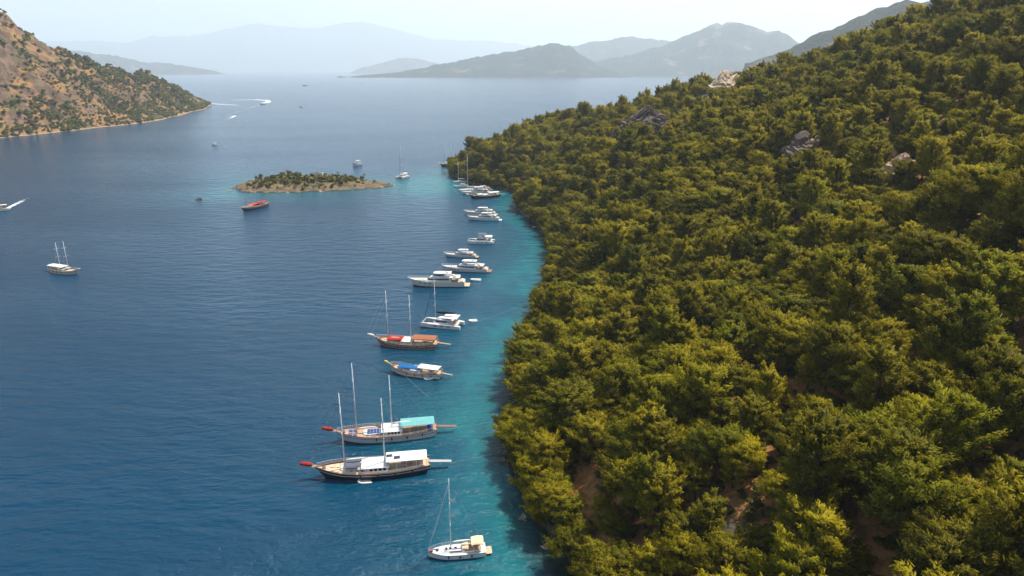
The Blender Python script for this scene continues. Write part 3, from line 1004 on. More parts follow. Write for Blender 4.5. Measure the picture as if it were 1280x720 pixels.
tag(instancer('undergrowth', SHR, np.stack([sp_[:, 0], sp_[:, 1], sh_ - 0.1], 1), np.stack([np.zeros(m_), np.zeros(m_), r_.uniform(0, 6.28, m_)], 1), np.repeat(r_.uniform(0.5, 1.2, (m_, 1)), 3, 1), r_.integers(0, 4, m_), M['scrub']),
    'dark green undergrowth between the pine trunks on the hillside', 'undergrowth', kind='stuff')

# scrub and bushes of the dry headland
BUSH = [shrub('bush', 340 + i, 3.2, 80, 1.0) for i in range(4)]
hp = scatter(-1200, -610, 790, 2200, 6.2, 25)
hh = head_h(hp[:, 0], hp[:, 1])
qx, qy, qd = project(np.stack([hp[:, 0], hp[:, 1], hh], 1))
e1, e2 = head_h(hp[:, 0] + 6, hp[:, 1]), head_h(hp[:, 0], hp[:, 1] + 6)
slope = np.hypot(e1 - hh, e2 - hh) / 6
dens = np.clip(0.98 + 1.0 * fbm(hp[:, 0] / 70, hp[:, 1] / 110, 3, 95) - 0.55 * np.clip(slope - 0.55, 0, 1) - 0.3 * np.clip((qy * -1 + 110) / 60, -0.3, 0.6) * (qx < 70), 0.05, 0.95)
ok = (hh > 1.2) & (qx > -60) & (qx < 290) & (r_.uniform(0, 1, len(hp)) < dens)
hp, hh, qd = hp[ok], hh[ok], qd[ok]
hs = r_.uniform(0.5, 1.3, len(hp)) ** 1.2 * (1.0 + 0.45 * fbm(hp[:, 0] / 60, hp[:, 1] / 60, 2, 97))
o_ = np.argsort(-(hs / qd))
inv = o_[:130]
for i in inv:
    o = link('bush', BUSH[i % 4])
    o.location = (hp[i, 0], hp[i, 1], hh[i] - 0.2)
    o.rotation_euler = (0, 0, r_.uniform(0, 6.28)); o.scale = (hs[i],) * 3
    tag(o, 'rounded dark green bush on the dry orange slope of the headland', 'bush', 'bushes on the dry headland')
rest = o_[130:]
k_ = len(rest)
tag(instancer('scrub', BUSH, np.stack([hp[rest, 0], hp[rest, 1], hh[rest] - 0.2], 1), np.stack([np.zeros(k_), np.zeros(k_), r_.uniform(0, 6.28, k_)], 1), np.repeat(hs[rest][:, None], 3, 1), r_.integers(0, 4, k_), M['scrub']),
    'patchy green scrub over the upper part of the dry headland', 'scrub', kind='stuff')
print('headland bushes', len(hp))

# bushes of the islet
ip_ = scatter(min(ix), max(ix), min(iy), max(iy), 4.0, 35)
di = poly_dist(ip_[:, 0], ip_[:, 1], ISLE, True)
ih = isle_h(ip_[:, 0], ip_[:, 1])
qx, qy, qd = project(np.stack([ip_[:, 0], ip_[:, 1], ih], 1))
ok = inside(ip_[:, 0], ip_[:, 1], ISLE) & (di > 0.6) & (qx > 305) & (qx < 470) & (ih > 1.5) & (r_.uniform(0, 1, len(ip_)) < 0.42 + 0.02 * di)
ip_, ih, qx = ip_[ok], ih[ok], qx[ok]
is_ = r_.choice([0.45, 0.75, 1.0, 1.5], len(ip_), p=[.3, .3, .25, .15]) * r_.uniform(0.85, 1.15, len(ip_)) * np.where(qx > 455, 0.55, 1) * np.where(ih < 3, 0.75, 1.0)
io = np.argsort(-is_)
for i in io[:165]:
    o = link('bush', SHR[i % 4])
    o.location = (ip_[i, 0], ip_[i, 1], ih[i] - 0.2)
    o.rotation_euler = (0, 0, r_.uniform(0, 6.28))
    o.scale = (is_[i], is_[i], is_[i] * r_.uniform(0.85, 1.4))
    tag(o, 'low green bush on the rocky islet in the bay', 'bush', 'bushes on the rocky islet')
ir = io[165:]
if len(ir):
    tag(instancer('islet_scrub', SHR, np.stack([ip_[ir, 0], ip_[ir, 1], ih[ir] - 0.15], 1), np.stack([ir * 0, ir * 0, r_.uniform(0, 6.28, len(ir))], 1), np.repeat(is_[ir][:, None], 3, 1), r_.integers(0, 4, len(ir)), M['scrub']),
        'small scrub between the bushes of the rocky islet', 'scrub', kind='stuff')
print('islet bushes', len(ip_))
# boulders along the waterlines
def boulder(seed):
    r2 = np.random.default_rng(seed)
    V, F = rock_mesh(seed, 1.0, 0.8, 0.55, 0.5, 12)
    return raw_mesh('shore_rock', V, F, [M['rock_tan' if seed % 2 else 'rock_shore']], False)
M['rock_shore'] = mat('grey_shore_stone', (0.24, 0.19, 0.14), 0.95, 0.1, var=0.4, scale=0.8, bump=0.5)
BLD = [boulder(60 + i) for i in range(4)]
def along(poly, step, seed, closed, lo, hi, off, label, group, clip=None):
    r2 = np.random.default_rng(seed)
    nn = len(poly)
    for i in range(nn if closed else nn - 1):
        a, b = np.array(poly[i]), np.array(poly[(i + 1) % nn])
        for k in range(int(np.linalg.norm(b - a) / step) + 1):
            if r2.uniform() < 0.4:
                continue
            q = a + (b - a) * r2.uniform() + r2.normal(0, off, 2)
            X, Y_, _ = project([[q[0], q[1], 0]])
            if not (0 < X[0] < 1280 and 0 < Y_[0] < 690):
                continue
            o = link('shore_rock', BLD[r2.integers(0, 4)])
            s2 = r2.uniform(lo, hi)
            o.location = (q[0], q[1], -0.1 * s2); o.scale = (s2, s2, s2 * r2.uniform(.6, 1.1)); o.rotation_euler = (0, 0, r2.uniform(0, 6.28))
            tag(o, label, 'rock', group)
along(SHORE[2:27], 5.0, 5, False, 0.6, 1.9, 1.3, 'brown boulder half in the water below the waterside pines', 'boulders along the wooded shore')
along(ISLE, 6.0, 6, True, 0.8, 2.8, 1.6, 'tan boulder on the waterline of the rocky islet', 'boulders round the islet')
# ------------------------------------------------------------------ boats
def ss(a, b, x):
    t = min(1, max(0, (x - a) / (b - a)))
    return t * t * (3 - 2 * t)
class Hull:
    def __init__(s, L, B, F, bow=0.6, stern=0.2, rake=0.1, sternw=0.7, full=1.9, srake=0.0, flare=0.12):
        s.__dict__.update(L=L, B=B, F=F, bow=bow, stern=stern, rake=rake, sternw=sternw, full=full, srake=srake, flare=flare)
    def w(s, t):
        if t < 0.42:
            k = s.sternw + (1 - s.sternw) * math.sin(t / 0.42 * math.pi / 2)
        else:
            k = math.cos(min(1, ((t - 0.42) / 0.58)) ** s.full * math.pi / 2)
        return s.B / 2 * max(k, 0.0)
    def z(s, t):
        return s.F * (1 + (s.bow * ((t - 0.38) / 0.62) ** 2 if t > 0.38 else s.stern * ((0.38 - t) / 0.38) ** 2))
    def pt(s, t, f, side=1):
        """point of the shell: t stern to bow, f = 0 waterline to 1 sheer (negative below the water)"""
        zz = s.z(t) * f if f >= 0 else f * 1.0
        up = max(0, f)
        x = (t - 0.5) * s.L - s.rake * s.L * t ** 4 * (1 - up) + s.srake * s.L * (1 - t) ** 4 * (1 - up)
        wl = s.w(t) * (1 - s.flare * (1 + 1.8 * t ** 3)) if t < 1 else 0
        k = wl + (s.w(t) - wl) * up ** 0.7
        if f < 0:
            k *= 1 + f * 0.5
        return (x, side * k + (side * 0.03 if t >= 1 else 0), zz)
    def shell(s, bands, n=26):
        """bands: list of (fraction, material index) upwards from below the water"""
        mb = MB()
        fr = [-1.0] + [b[0] for b in bands]
        for side in (1, -1):
            V = [[s.pt(i / n, f, side) for f in fr] for i in range(n + 1)]
            m = len(fr)
            for j in range(m - 1):
                v = [V[i][j + d] for i in range(n + 1) for d in (0, 1)]
                f = []
                for i in range(n):
                    q = (2 * i, 2 * i + 2, 2 * i + 3, 2 * i + 1)
                    f.append(q if side < 0 else q[::-1])
                mb.add(v, f, bands[j][1])
            # transom
        for j in range(len(fr) - 1):
            a, b = s.pt(0, fr[j], 1), s.pt(0, fr[j + 1], 1)
            mb.add([a, b, (b[0], -b[1], b[2]), (a[0], -a[1], a[2])], [(0, 1, 2, 3)], bands[j][1])
        return mb
    def deck(s, drop=0.35, n=22, t0=0.0, t1=0.985):
        mb = MB()
        v = []
        for i in range(n + 1):
            t = t0 + (t1 - t0) * i / n
            x = (t - 0.5) * s.L
            f = 1 - drop / s.z(t)
            p = s.pt(t, f)
            w = max(0.02, abs(p[1]) - 0.05)
            v += [(p[0], w, p[2]), (p[0], 0, p[2] + 0.05), (p[0], -w, p[2])]
        f = []
        for i in range(n):
            a = 3 * i
            f += [(a, a + 1, a + 4, a + 3)[::-1], (a + 1, a + 2, a + 5, a + 4)[::-1]]
        mb.add(v, f)
        return mb
    def dz(s, x, drop=0.35):
        t = min(1, max(0, x / s.L + 0.5))
        return s.z(t) - drop
    def hw(s, x):
        return s.w(min(1, max(0, x / s.L + 0.5)))
    def rail(s, h=0.75, t0=0.02, t1=0.99, step=9, r=0.028, inset=0.06, mid=True):
        mb = MB()
        for side in (1, -1):
            n = 24
            pts_ = []
            for i in range(n + 1):
                t = t0 + (t1 - t0) * i / n
                p = s.pt(t, 1, side)
                pts_.append((p[0], p[1] - side * min(inset, abs(p[1])), p[2]))
            mb.tube([(x, y, z + h) for x, y, z in pts_], r, 4)
            if mid:
                mb.tube([(x, y, z + h * .5) for x, y, z in pts_], r * .7, 4)
            for i in range(0, n + 1, max(1, n // step)):
                x, y, z = pts_[i]
                mb.tube([(x, y, z - .05), (x, y, z + h)], r, 4)
        return mb

def boat(name, bow_px, stern_px, label, cat, group=None):
    """root Empty on the water between the two ends of the waterline; returns root and waterline length.
    A far boat is given as its middle and (length in metres, heading in degrees) instead, where two ends are too close to tell."""
    a, b = gp(*bow_px), gp(*stern_px)
    if stern_px[1] < 0 or stern_px[0] < -500:
        ln, hd = stern_px[0] + 1000, R(-stern_px[1])
        v = np.array([math.cos(hd), math.sin(hd), 0]) * ln / 2
        a, b = a + v, a - v
    c = (a + b) / 2
    e = bpy.data.objects.new(name, None)
    COL.objects.link(e)
    e.location = c
    e.rotation_euler = (0, 0, math.atan2(a[1] - b[1], a[0] - b[0]))
    tag(e, label, cat, group)
    return e, float(np.hypot(*(a - b)[:2]))
def canopy(mb, x0, x1, hw, z, crown=0.25, th=0.09, n=6, mi=0, sag=0.0, taper=0.0):
    """stretched cloth or hard roof, slightly arched across, with a real thickness"""
    top, bot = [], []
    for i in range(n + 1):
        x = x0 + (x1 - x0) * i / n
        w = hw * (1 - taper * i / n)
        s_ = sag * math.sin(math.pi * i / n)
        for j in range(5):
            y = -w + 2 * w * j / 4
            zz = z + crown * (1 - (y / w) ** 2) - s_
            top.append((x, y, zz)); bot.append((x, y, zz - th))
    f = []
    N = (n + 1) * 5
    for i in range(n):
        for j in range(4):
            a = i * 5 + j
            f += [(a, a + 5, a + 6, a + 1), (a + N + 1, a + 6 + N, a + 5 + N, a + N)]
    for i in range(n):
        for j in (0, 4):
            a = i * 5 + j
            f.append((a, a + 5, a + 5 + N, a + N) if j else (a + 5, a, a + N, a + 5 + N))
    for i in (0, n):
        for j in range(4):
            a = i * 5 + j
            f.append((a, a + 1, a + 1 + N, a + N))
    return mb.add(top + bot, f, mi)
def mast_part(root, x, z0, h, r=0.16, spreaders=(0.45, 0.72), m='metal', sw=1.3):
    mb = MB().tube([(x, 0, z0), (x, 0, z0 + h * 0.6), (x, 0, z0 + h)], [r, r * 0.85, r * 0.5], 7)
    o = mb.build('mast', M[m], root, True)
    for f in spreaders:
        MB().tube([(x, -sw, z0 + h * f), (x, 0, z0 + h * f - .05), (x, sw, z0 + h * f)], 0.045, 5).build('spreader', M['metal'], o)
    return o
def stays(root, lines, r=0.022):
    mb = MB()
    for p in lines:
        mb.tube(p, r, 4)
    mb.build('rigging', M['wire'], root)
def furled(root, p0, p1, r, m, name='furled_sail'):
    a, b = Vector(p0), Vector(p1)
    P = [a.lerp(b, k / 5) for k in range(6)]
    MB().tube(P, [r * .55, r, r * 1.15, r * 1.05, r * .9, r * .45], 7).build(name, m, root, True)
def windows(root, x0, x1, n, y, z, h, gap=0.35, t=0.05, yslope=0.0):
    w = (x1 - x0) / n
    for side in (1, -1):
        for i in range(n):
            xc = x0 + (i + .5) * w
            yy = y(xc) if callable(y) else y
            MB().box((xc, side * (yy + .012), z), (w * (1 - gap), t, h)).build('window', M['glass'], root)
def fenders(root, hull, xs, m='white', side=(1, -1)):
    for sd in side:
        for x in xs:
            t = x / hull.L + .5
            p = hull.pt(t, 0.72, sd)
            MB().tube([(p[0], p[1] + sd * .16, p[2] + .4), (p[0], p[1] + sd * .17, p[2] + .25), (p[0], p[1] + sd * .17, p[2] - .3), (p[0], p[1] + sd * .16, p[2] - .42)], [.05, .15, .15, .05], 6).build('fender', M[m], root, True)

def gulet(bow_px, stern_px, label, hull_m, stripe_m, low_m, deck_m='teak', house_m='white', aft_m='canvas', fore=None, bundle='red_canvas', masts=((0.2, 20), (-0.13, 19)),
          house_x=(-0.16, 0.1), aft_x=(-0.44, -0.14), gang='teak', solar=False, fore_x=(0.08, 0.25), cat='gulet', name='gulet', sprit=0.13, B=None, cush='beige', rake=0.09, mast_m='metal', aftbox=None, F=None, hh=1.5, fender_n=4, group=None):
    root, wl = boat(name, bow_px, stern_px, label, cat, group)
    L = wl / (1 - rake * 0.9)
    B = B or L * 0.26
    k = L / 29.0
    F = F or 1.75 * k ** 0.6
    H = Hull(L, B, F, bow=0.85, stern=0.3, rake=rake, sternw=0.62, full=1.75, srake=0.03, flare=0.1)
    x = lambda f: f * L
    H.shell([(0.0, 3), (0.12, 2), (0.62, 0), (0.72, 1), (0.93, 0), (1.0, 1)]).build('hull', [M[hull_m], M[stripe_m], M[low_m], M['antifoul']], root, True)
    H.deck(0.45).build('deck', M[deck_m], root)
    cap = MB()
    for sd in (1, -1):
        cap.tube([(p[0], p[1], p[2] + .02) for p in (H.pt(i / 24, 1, sd) for i in range(25))], 0.09 * k + .02, 5)
    cap.build('cap_rail', M['brown'], root, True)
    H.rail(0.7, 0.03, 0.97, 8, 0.025).build('railing', M['metal'], root)
    # bowsprit, its platform and the sail bundled on it
    bz = H.z(1.0)
    bx = x(.5)
    sp = MB().tube([(bx - 2.5 * k, 0, bz - .25), (bx + sprit * L, 0, bz + .75 * k)], [.17 * k, .1 * k], 7)
    sp.build('bowsprit', M['brown'], root, True)
    pf = MB()
    for i in range(7):
        u = i / 6
        pf.box((bx - .4 + u * sprit * L * .8, 0, bz + .02 + u * .6 * k), (.28 * k, (1.0 - .55 * u) * k, .05))
    pf.tube([(bx - .5, .5 * k, bz + .02), (bx + sprit * L * .8, .23 * k, bz + .62 * k)], .04, 4)
    pf.tube([(bx - .5, -.5 * k, bz + .02), (bx + sprit * L * .8, -.23 * k, bz + .62 * k)], .04, 4)
    pf.build('bow_platform', M['paleteak'], root)
    if bundle:
        furled(root, (bx + .1, .06, bz + .45 * k), (bx + sprit * L * .86, 0, bz + 1.12 * k), .52 * k, M[bundle])
    # deck house
    h0, h1 = x(house_x[0]), x(house_x[1])
    dz = H.dz((h0 + h1) / 2, .45)
    hw = min(H.hw(h0), H.hw(h1)) * 0.68
    hb = MB()
    house(hb, h0, h1, hw, dz, dz + hh * k ** .6, 0.5 * k, 0.1, 0.14, 0.22)
    ho = hb.build('wheelhouse', M[house_m], root, False)
    windows(ho, h0 + .4, h1 - (h1 - h0) * .26, 4, lambda q: hw - .07, dz + hh * .62 * k ** .6, hh * .38 * k ** .6)
    fw = MB()
    for yy in (-.55, 0, .55):
        fw.box((h1 - .26 * k, yy * hw * .5, dz + hh * .62 * k ** .6), (.1, hw * .22, hh * .36 * k ** .6), ry=-.3)
    fw.build('windscreen', M['glass'], ho)
    rf = MB()
    canopy(rf, h0 - .2, h1 + .25, hw + .18, dz + hh * k ** .6 + .06, .14, .09, 4)
    rf.build('roof', M[house_m], ho, False)
    # low trunk cabin ahead of the house with skylights
    t0, t1 = h1 + .3, min(x(.3), h1 + .19 * L)
    tz = H.dz((t0 + t1) / 2, .45)
    tw = min(H.hw(t0), H.hw(t1)) * .55
    tb = MB(); house(tb, t0, t1, tw, tz, tz + .55 * k, .2, .05, .08, .3)
    to = tb.build('trunk_cabin', M[house_m], root)
    windows(to, t0 + .3, t1 - .8, 3, lambda q: tw - .03, tz + .32 * k, .22 * k)
    nm = 4
    for i in range(nm):
        for sd in (1, -1):
            MB().box((t0 + (t1 - t0) * (.08 + .68 * (i + .5) / nm), sd * tw * .42, tz + .62 * k), ((t1 - t0) * .15, tw * .66, .13)).build('sunbed', M[cush], root)
    sk = MB()
    for sd in (1, -1):
        xx = x(.02)
        sk.box((xx, sd * H.hw(xx) * .86, H.dz(xx, .45) + .3), (.12 * L, .5, .45))
    sk.build('deck_locker', M['brown'], root)
    if fore:
        fz = tz + 1.9 * k
        fx0, fx1 = x(fore_x[0]), x(fore_x[1])
        fm = MB(); canopy(fm, fx0, fx1, min(H.hw(fx0), H.hw(fx1)) * .78, fz, .2, .06, 6, sag=.12)
        fm.build('fore_awning', M[fore], root, True)
        pm = MB()
        for xx in (fx0, fx1):
            for sd in (1, -1):
                yy = min(H.hw(fx0), H.hw(fx1)) * .76 * sd
                pm.tube([(xx, yy, H.dz(xx, .45)), (xx, yy, fz)], .035, 5)
        pm.build('awning_posts', M['metal'], root)
    # sunbathing mattresses on the fore deck
    for i, f in enumerate((.3, .345)):
        for sd in (1, -1):
            xx = x(f); ww = H.hw(xx)
            if f * L + .5 < bx - 1.5:
                MB().box((xx, sd * ww * .4, H.dz(xx, .45) + .16), (.036 * L, ww * .5, .16)).build('mattress', M[cush], root)
    wl_ = MB().box((x(.41), 0, H.dz(x(.41), .45) + .25), (.7 * k, .8 * k, .5)).tube([(x(.41), -.7 * k, H.dz(x(.41), .45) + .4), (x(.41), .7 * k, H.dz(x(.41), .45) + .4)], .16 * k, 7)
    wl_.build('windlass', M['grey_canvas'], root)
    # aft deck under its awning
    a0, a1 = x(aft_x[0]), x(aft_x[1])
    az = H.dz(a0, .45) + 2.35 * k ** .5
    aw = min(H.hw(a0), H.hw(a1)) * .96
    am = MB(); canopy(am, a0, a1, aw, az, .22, .1, 5)
    ao = am.build('aft_awning', M[aft_m], root, False)
    pm = MB()
    for i in range(5):
        xx = a0 + .15 + (a1 - a0 - .3) * i / 4
        for sd in (1, -1):
            pm.tube([(xx, sd * (aw - .1), H.dz(xx, .45)), (xx, sd * (aw - .1), az)], .05, 5)
    pm.build('awning_posts', M['metal'], root)
    tbz = H.dz(x(-.3), .45)
    MB().box((x(-.3), 0, tbz + .72), (.1 * L, aw * .55, .07)).box((x(-.3), 0, tbz + .36), (.3, .3, .7)).build('dining_table', M['brown'], root)
    sm = MB()
    sm.box((x(-.43), 0, H.dz(x(-.43), .45) + .28), (.05 * L, H.hw(x(-.43)) * 1.5, .55))
    sm.build('stern_seat', M[cush], root)
    if solar:
        for i in range(2):
            for j in range(1):
                MB().box((a1 - (.9 + 1.9 * i) * k, (.35 if i else -.1) * aw, az + .3), (1.5 * k, 1.1 * k, .05), rz=.06).build('solar_panel', M['solar'], ao)
    # masts, booms, stays
    lines = []
    tops = []
    for i, (f, h) in enumerate(masts):
        mx = x(f)
        mz = H.dz(mx, .45)
        if h0 < mx < h1:
            mz = dz + hh * k ** .6 - .1
        h_ = h
        mast_part(root, mx, mz, h_, .19 * max(.75, k), (.5, .78), mast_m)
        tops.append((mx, mz + h_))
        bl = min(.2 * L, 5.5 * k)
        bzz = mz + (2.3 if mz < dz + .5 else 1.2) * k
        MB().tube([(mx - .1, 0, bzz), (mx - bl, 0, bzz + .25)], .1 * k, 6).build('boom', M['metal'], root)
        if h > 8:
            furled(root, (mx - .25, 0, bzz + .24 * k), (mx - bl * .95, 0, bzz + .42 * k), .24 * k, M['canvas' if i else 'offwhite'])
        for sd in (1, -1):
            for o_ in (-.9, .9):
                xx = mx + o_ * k
                lines.append([(mx, 0, mz + h_ * .97), (mx, sd * 1.3, mz + h_ * .5), (xx, sd * H.hw(xx) * .97, H.dz(xx, 0))])
    if tops:
        lines.append([(bx + sprit * L, 0, bz + .8 * k), (tops[0][0], 0, tops[0][1])])
        lines.append([(bx + sprit * L * .45, 0, bz + .45 * k), (tops[0][0], 0, tops[0][1] * .84)])
        if len(tops) > 1:
            lines.append([(tops[0][0], 0, tops[0][1]), (tops[1][0], 0, tops[1][1])])
        lines.append([(tops[-1][0], 0, tops[-1][1]), (x(-.49), 0, H.dz(x(-.49), 0) + .2)])
        stays(root, lines)
    if gang:
        g = MB()
        gz = H.dz(x(-.49), .1)
        gl = .2 * L if gang != 'short' else .1 * L
        for sd in (1, -1):
            g.tube([(x(-.49), sd * .55 * k, gz), (x(-.49) - gl, sd * .45 * k, gz - .55 * k)], .06, 5)
        for i in range(12):
            u = (i + .5) / 12
            g.box((x(-.49) - gl * u, 0, gz - .55 * k * u), (gl / 13, 1.0 * k, .05))
        g.build('gangway', M['brown' if gang == 'short' else gang], root)
    if fender_n:
        fenders(root, H, [x(-.35 + .6 * i / fender_n) for i in range(fender_n)], 'black_canvas')
    return root, H

BOATS = 'boats moored stern first along the wooded shore'
# white gulet with black hull, nearest of the two big ones
gulet((399, 596.5), (532, 585.5), 'two masted black hulled gulet with long white roof and red sail bundle on bowsprit', 'black', 'white', 'black', 'paleteak', 'white', 'canvas', 'grey_canvas', 'red_canvas',
      ((.235, 20.5), (-.11, 17.5)), (-.14, .085), (-.475, -.12), 'rubber', True, (.1, .225), B=7.2, group=BOATS)
gulet((424, 551), (542, 541), 'white hulled two masted gulet with turquoise aft awning and blue deck mattresses', 'white', 'brown', 'white', 'teak', 'white', 'turq_canvas', None, 'red_canvas',
      ((.285, 20.5), (-.055, 15.5)), (-.15, .04), (-.47, -.14), 'brown', False, B=7.0, cush='blue_cushion', group=BOATS)
gulet((472, 430), (545, 434), 'brown wooden gulet with red fore awning and brown roofed aft deck', 'brown', 'white', 'white', 'teak', 'offwhite', 'roofbrown', 'red_canvas', 'offwhite',
      ((.285, 19), (-.075, 17)), (-.11, .05), (-.47, -.1), 'teak', False, (.05, .28), B=7.0, group=BOATS)
r_b, H_b = gulet((489, 464), (550, 472), 'small mastless wooden gulet under bright blue awnings with yellow bow', 'offwhite', 'black', 'brown', 'teak', 'offwhite', 'canvas', 'blue_canvas', 'yellow',
      (), (-.12, .04), (-.46, -.08), 'rope', False, (-.1, .3), B=5.2, F=1.5, sprit=.1, group=BOATS)
gulet((303, 264.5), (333, 257), 'red and black excursion gulet with red awning in front of the islet', 'black', 'white', 'red', 'brown', 'red', 'red_canvas', 'orange', None,
      ((.3, 7),), (-.12, .06), (-.46, -.08), None, False, (.04, .22), B=6.5, sprit=.1, mast_m='brown', hh=2.6)
gulet((97, 343), (66, 338.5), 'tan two masted gulet with a wide pale awning alone on the open bay', 'offwhite', 'brown', 'offwhite', 'paleteak', 'offwhite', 'canvas', None, 'offwhite',
      ((.16, 15), (-.14, 14)), (-.1, .08), (-.5, .06), None, False, B=6.6, sprit=.12)
gulet((551, 208.5), (573, 205.5), 'far grey gulet with bare masts beside the wooded cape tip', 'navy', 'white', 'navy', 'paleteak', 'white', 'grey_canvas', None, 'offwhite',
      ((.25, 20), (-.1, 19)), (-.14, .06), (-.46, -.12), None, False, B=7, fender_n=0)
gulet((588, 248.5), (623, 245.5), 'dark hulled gulet with gangway out, nearest in the cluster at the cape', 'black', 'brown', 'black', 'teak', 'white', 'canvas', 'canvas', 'offwhite',
      (), (-.14, .08), (-.46, -.12), 'rubber', False, B=7, group=BOATS)

# ---- motor yachts
def yacht(bow_px, stern_px, label, hull_m='white', B=None, F=2.1, flags=(), deck2=True, hard=True, aft_m='teak', stripe=None, name='motor_yacht', h1=2.0, h2=1.6, arch=True, sun='beige', pilot=.16, cat='motor yacht', group=BOATS):
    root, wl = boat(name, bow_px, stern_px, label, cat, group)
    rake = .1
    L = wl / (1 - rake * .9)
    k = L / 25
    B = B or L * .245
    F *= k ** .7
    H = Hull(L, B, F, bow=.42, stern=0, rake=rake, sternw=.9, full=1.6, flare=.14)
    x = lambda f: f * L
    H.shell([(0, 2), (.1, 1), (.55, 0), (.64, 1 if stripe else 0), (1, 0)]).build('hull', [M[hull_m], M[stripe or 'navy'], M['antifoul']], root, True)
    H.deck(.3, t0=.0).build('deck', M['white'], root)
    MB().box((x(-.36), 0, H.dz(x(-.36), .3) + .04), (.2 * L, B * .78, .06)).build('aft_deck', M[aft_m], root)
    pl = MB(); house(pl, x(-.5) - .085 * L, x(-.5) + .3, B * .42, .35 * k, .55 * k, 0, 0, 0, .02, aft=.12)
    pl.build('swim_platform', M[aft_m], root)
    H.rail(.7, .45, .99, 8, .025).build('bow_rail', M['metal'], root)
    # portholes in the topsides
    for sd in (1, -1):
        for f in (.08, .17, .26):
            t = f + .5
            p = H.pt(t, .6, sd); q = H.pt(t + .05, .6, sd)
            MB().box(((p[0] + q[0]) / 2, (p[1] + q[1]) / 2 + sd * .015, (p[2] + q[2]) / 2), (1.2 * k, .06, .3 * k), rz=math.atan2(q[1] - p[1], q[0] - p[0])).build('porthole', M['glass'], root)
    # main saloon
    z0 = H.dz(0, .35)
    a0, a1, hw = x(-.27), x(.2), B * .41
    hb = MB(); house(hb, a0, a1, hw, z0, z0 + h1 * k, 2.6 * k, .3, .28 * k, .42)
    ho = hb.build('saloon', M[hull_m], root)
    wb = MB(); band(wb, a0 + .5 * k, a1, hw, z0, z0 + h1 * k, .45, .8, 2.6 * k, .3, .28 * k, .42)
    wb.build('window_band', M['glass'], ho)
    # fore deck sun pad and trunk
    fb = MB(); house(fb, x(.16), x(.36), hw * .62, H.dz(x(.25), .35), H.dz(x(.25), .35) + .45 * k, .5, 0, .1, .6)
    fo = fb.build('fore_trunk', M[hull_m], root)
    MB().box((x(.25), 0, H.dz(x(.25), .35) + .5 * k), (.09 * L, hw * .7, .1)).build('sun_pad', M[sun], fo)
    # upper deck and flybridge
    z1 = z0 + h1 * k
    ub = MB(); house(ub, x(-.42), x(.1), hw * .98, z1 + .003, z1 + .16 * k, .2, 0, 0, .35)
    uo = ub.build('upper_deck', M['white'], root)
    pm = MB()
    for sd in (1, -1):
        pm.tube([(x(-.41), sd * hw * .85, z0), (x(-.41), sd * hw * .9, z1)], .07, 5)
    pm.build('deck_posts', M['white'], root)
    zz = z1 + .16 * k
    if deck2:
        pb = MB(); house(pb, x(-pilot), x(.07), hw * .72, zz + .003, zz + h2 * k * .95, 1.3 * k, .2, .2, .4)
        po = pb.build('pilothouse', M['white'], root)
        w2 = MB(); band(w2, x(-pilot) + .3, x(.07), hw * .72, zz, zz + h2 * k * .95, .4, .82, 1.3 * k, .2, .2, .4)
        w2.build('window_band', M['glass'], po)
        zr = zz + h2 * k
    else:
        cb = MB(); house(cb, x(-.05), x(.06), hw * .75, zz + .003, zz + .75 * k, .8 * k, 0, .1, .5)
        co = cb.build('flybridge_cowl', M['white'], root)
        w2 = MB(); band(w2, x(-.05), x(.06), hw * .75, zz, zz + .75 * k, .6, .98, .8 * k, 0, .1, .5)
        w2.build('windscreen', M['glass'], co)
        zr = zz + 2.0 * k
    if hard:
        rb = MB(); house(rb, x(-.27), x(.045), hw * .8, zr, zr + .16 * k, .3, .2, 0, .3)
        ro = rb.build('hardtop', M['white'], root)
        pp = MB()
        for xx in (x(-.25), x(-.1), x(0)):
            for sd in (1, -1):
                pp.tube([(xx, sd * hw * .7, zz), (xx - .2, sd * hw * .7, zr)], .07, 5)
        pp.build('roof_posts', M['white'], root)
        MB().ball((x(-.2), hw * .35, zr + .5 * k), (.4 * k, .4 * k, .42 * k)).build('radar_dome', M['white'], ro, True)
    for i, xx in enumerate((x(-.33), x(-.29))):
        MB().box((xx, (-1) ** i * hw * .4, zz + .3 * k), (1.3 * k, hw * .6, .4 * k)).build('lounge_seat', M[sun], uo)
    if arch:
        mm = MB().tube([(x(-.16), 0, zr), (x(-.19), 0, zr + 1.9 * k)], [.12, .06], 6).tube([(x(-.18), -.7 * k, zr + 1.2 * k), (x(-.18), .7 * k, zr + 1.2 * k)], .05, 5)
        mm.build('radar_mast', M['white'], root)
    MB().box((x(-.36), 0, H.dz(x(-.36), .3) + .45), (.06 * L, B * .45, .09)).box((x(-.36), 0, H.dz(x(-.36), .3) + .2), (.3, .3, .4)).build('table', M['brown'], root)
    ap = MB(); ap.box((x(-.455), 0, H.dz(x(-.45), .3) + .3), (.035 * L, B * .7, .5))
    ap.build('stern_seat', M[sun], root)
    if flags:
        MB().tube([(x(-.49), 0, H.dz(x(-.49), 0)), (x(-.52), 0, H.dz(x(-.49), 0) + 1.8)], .03, 4).build('flagstaff', M['metal'], root)
    return root

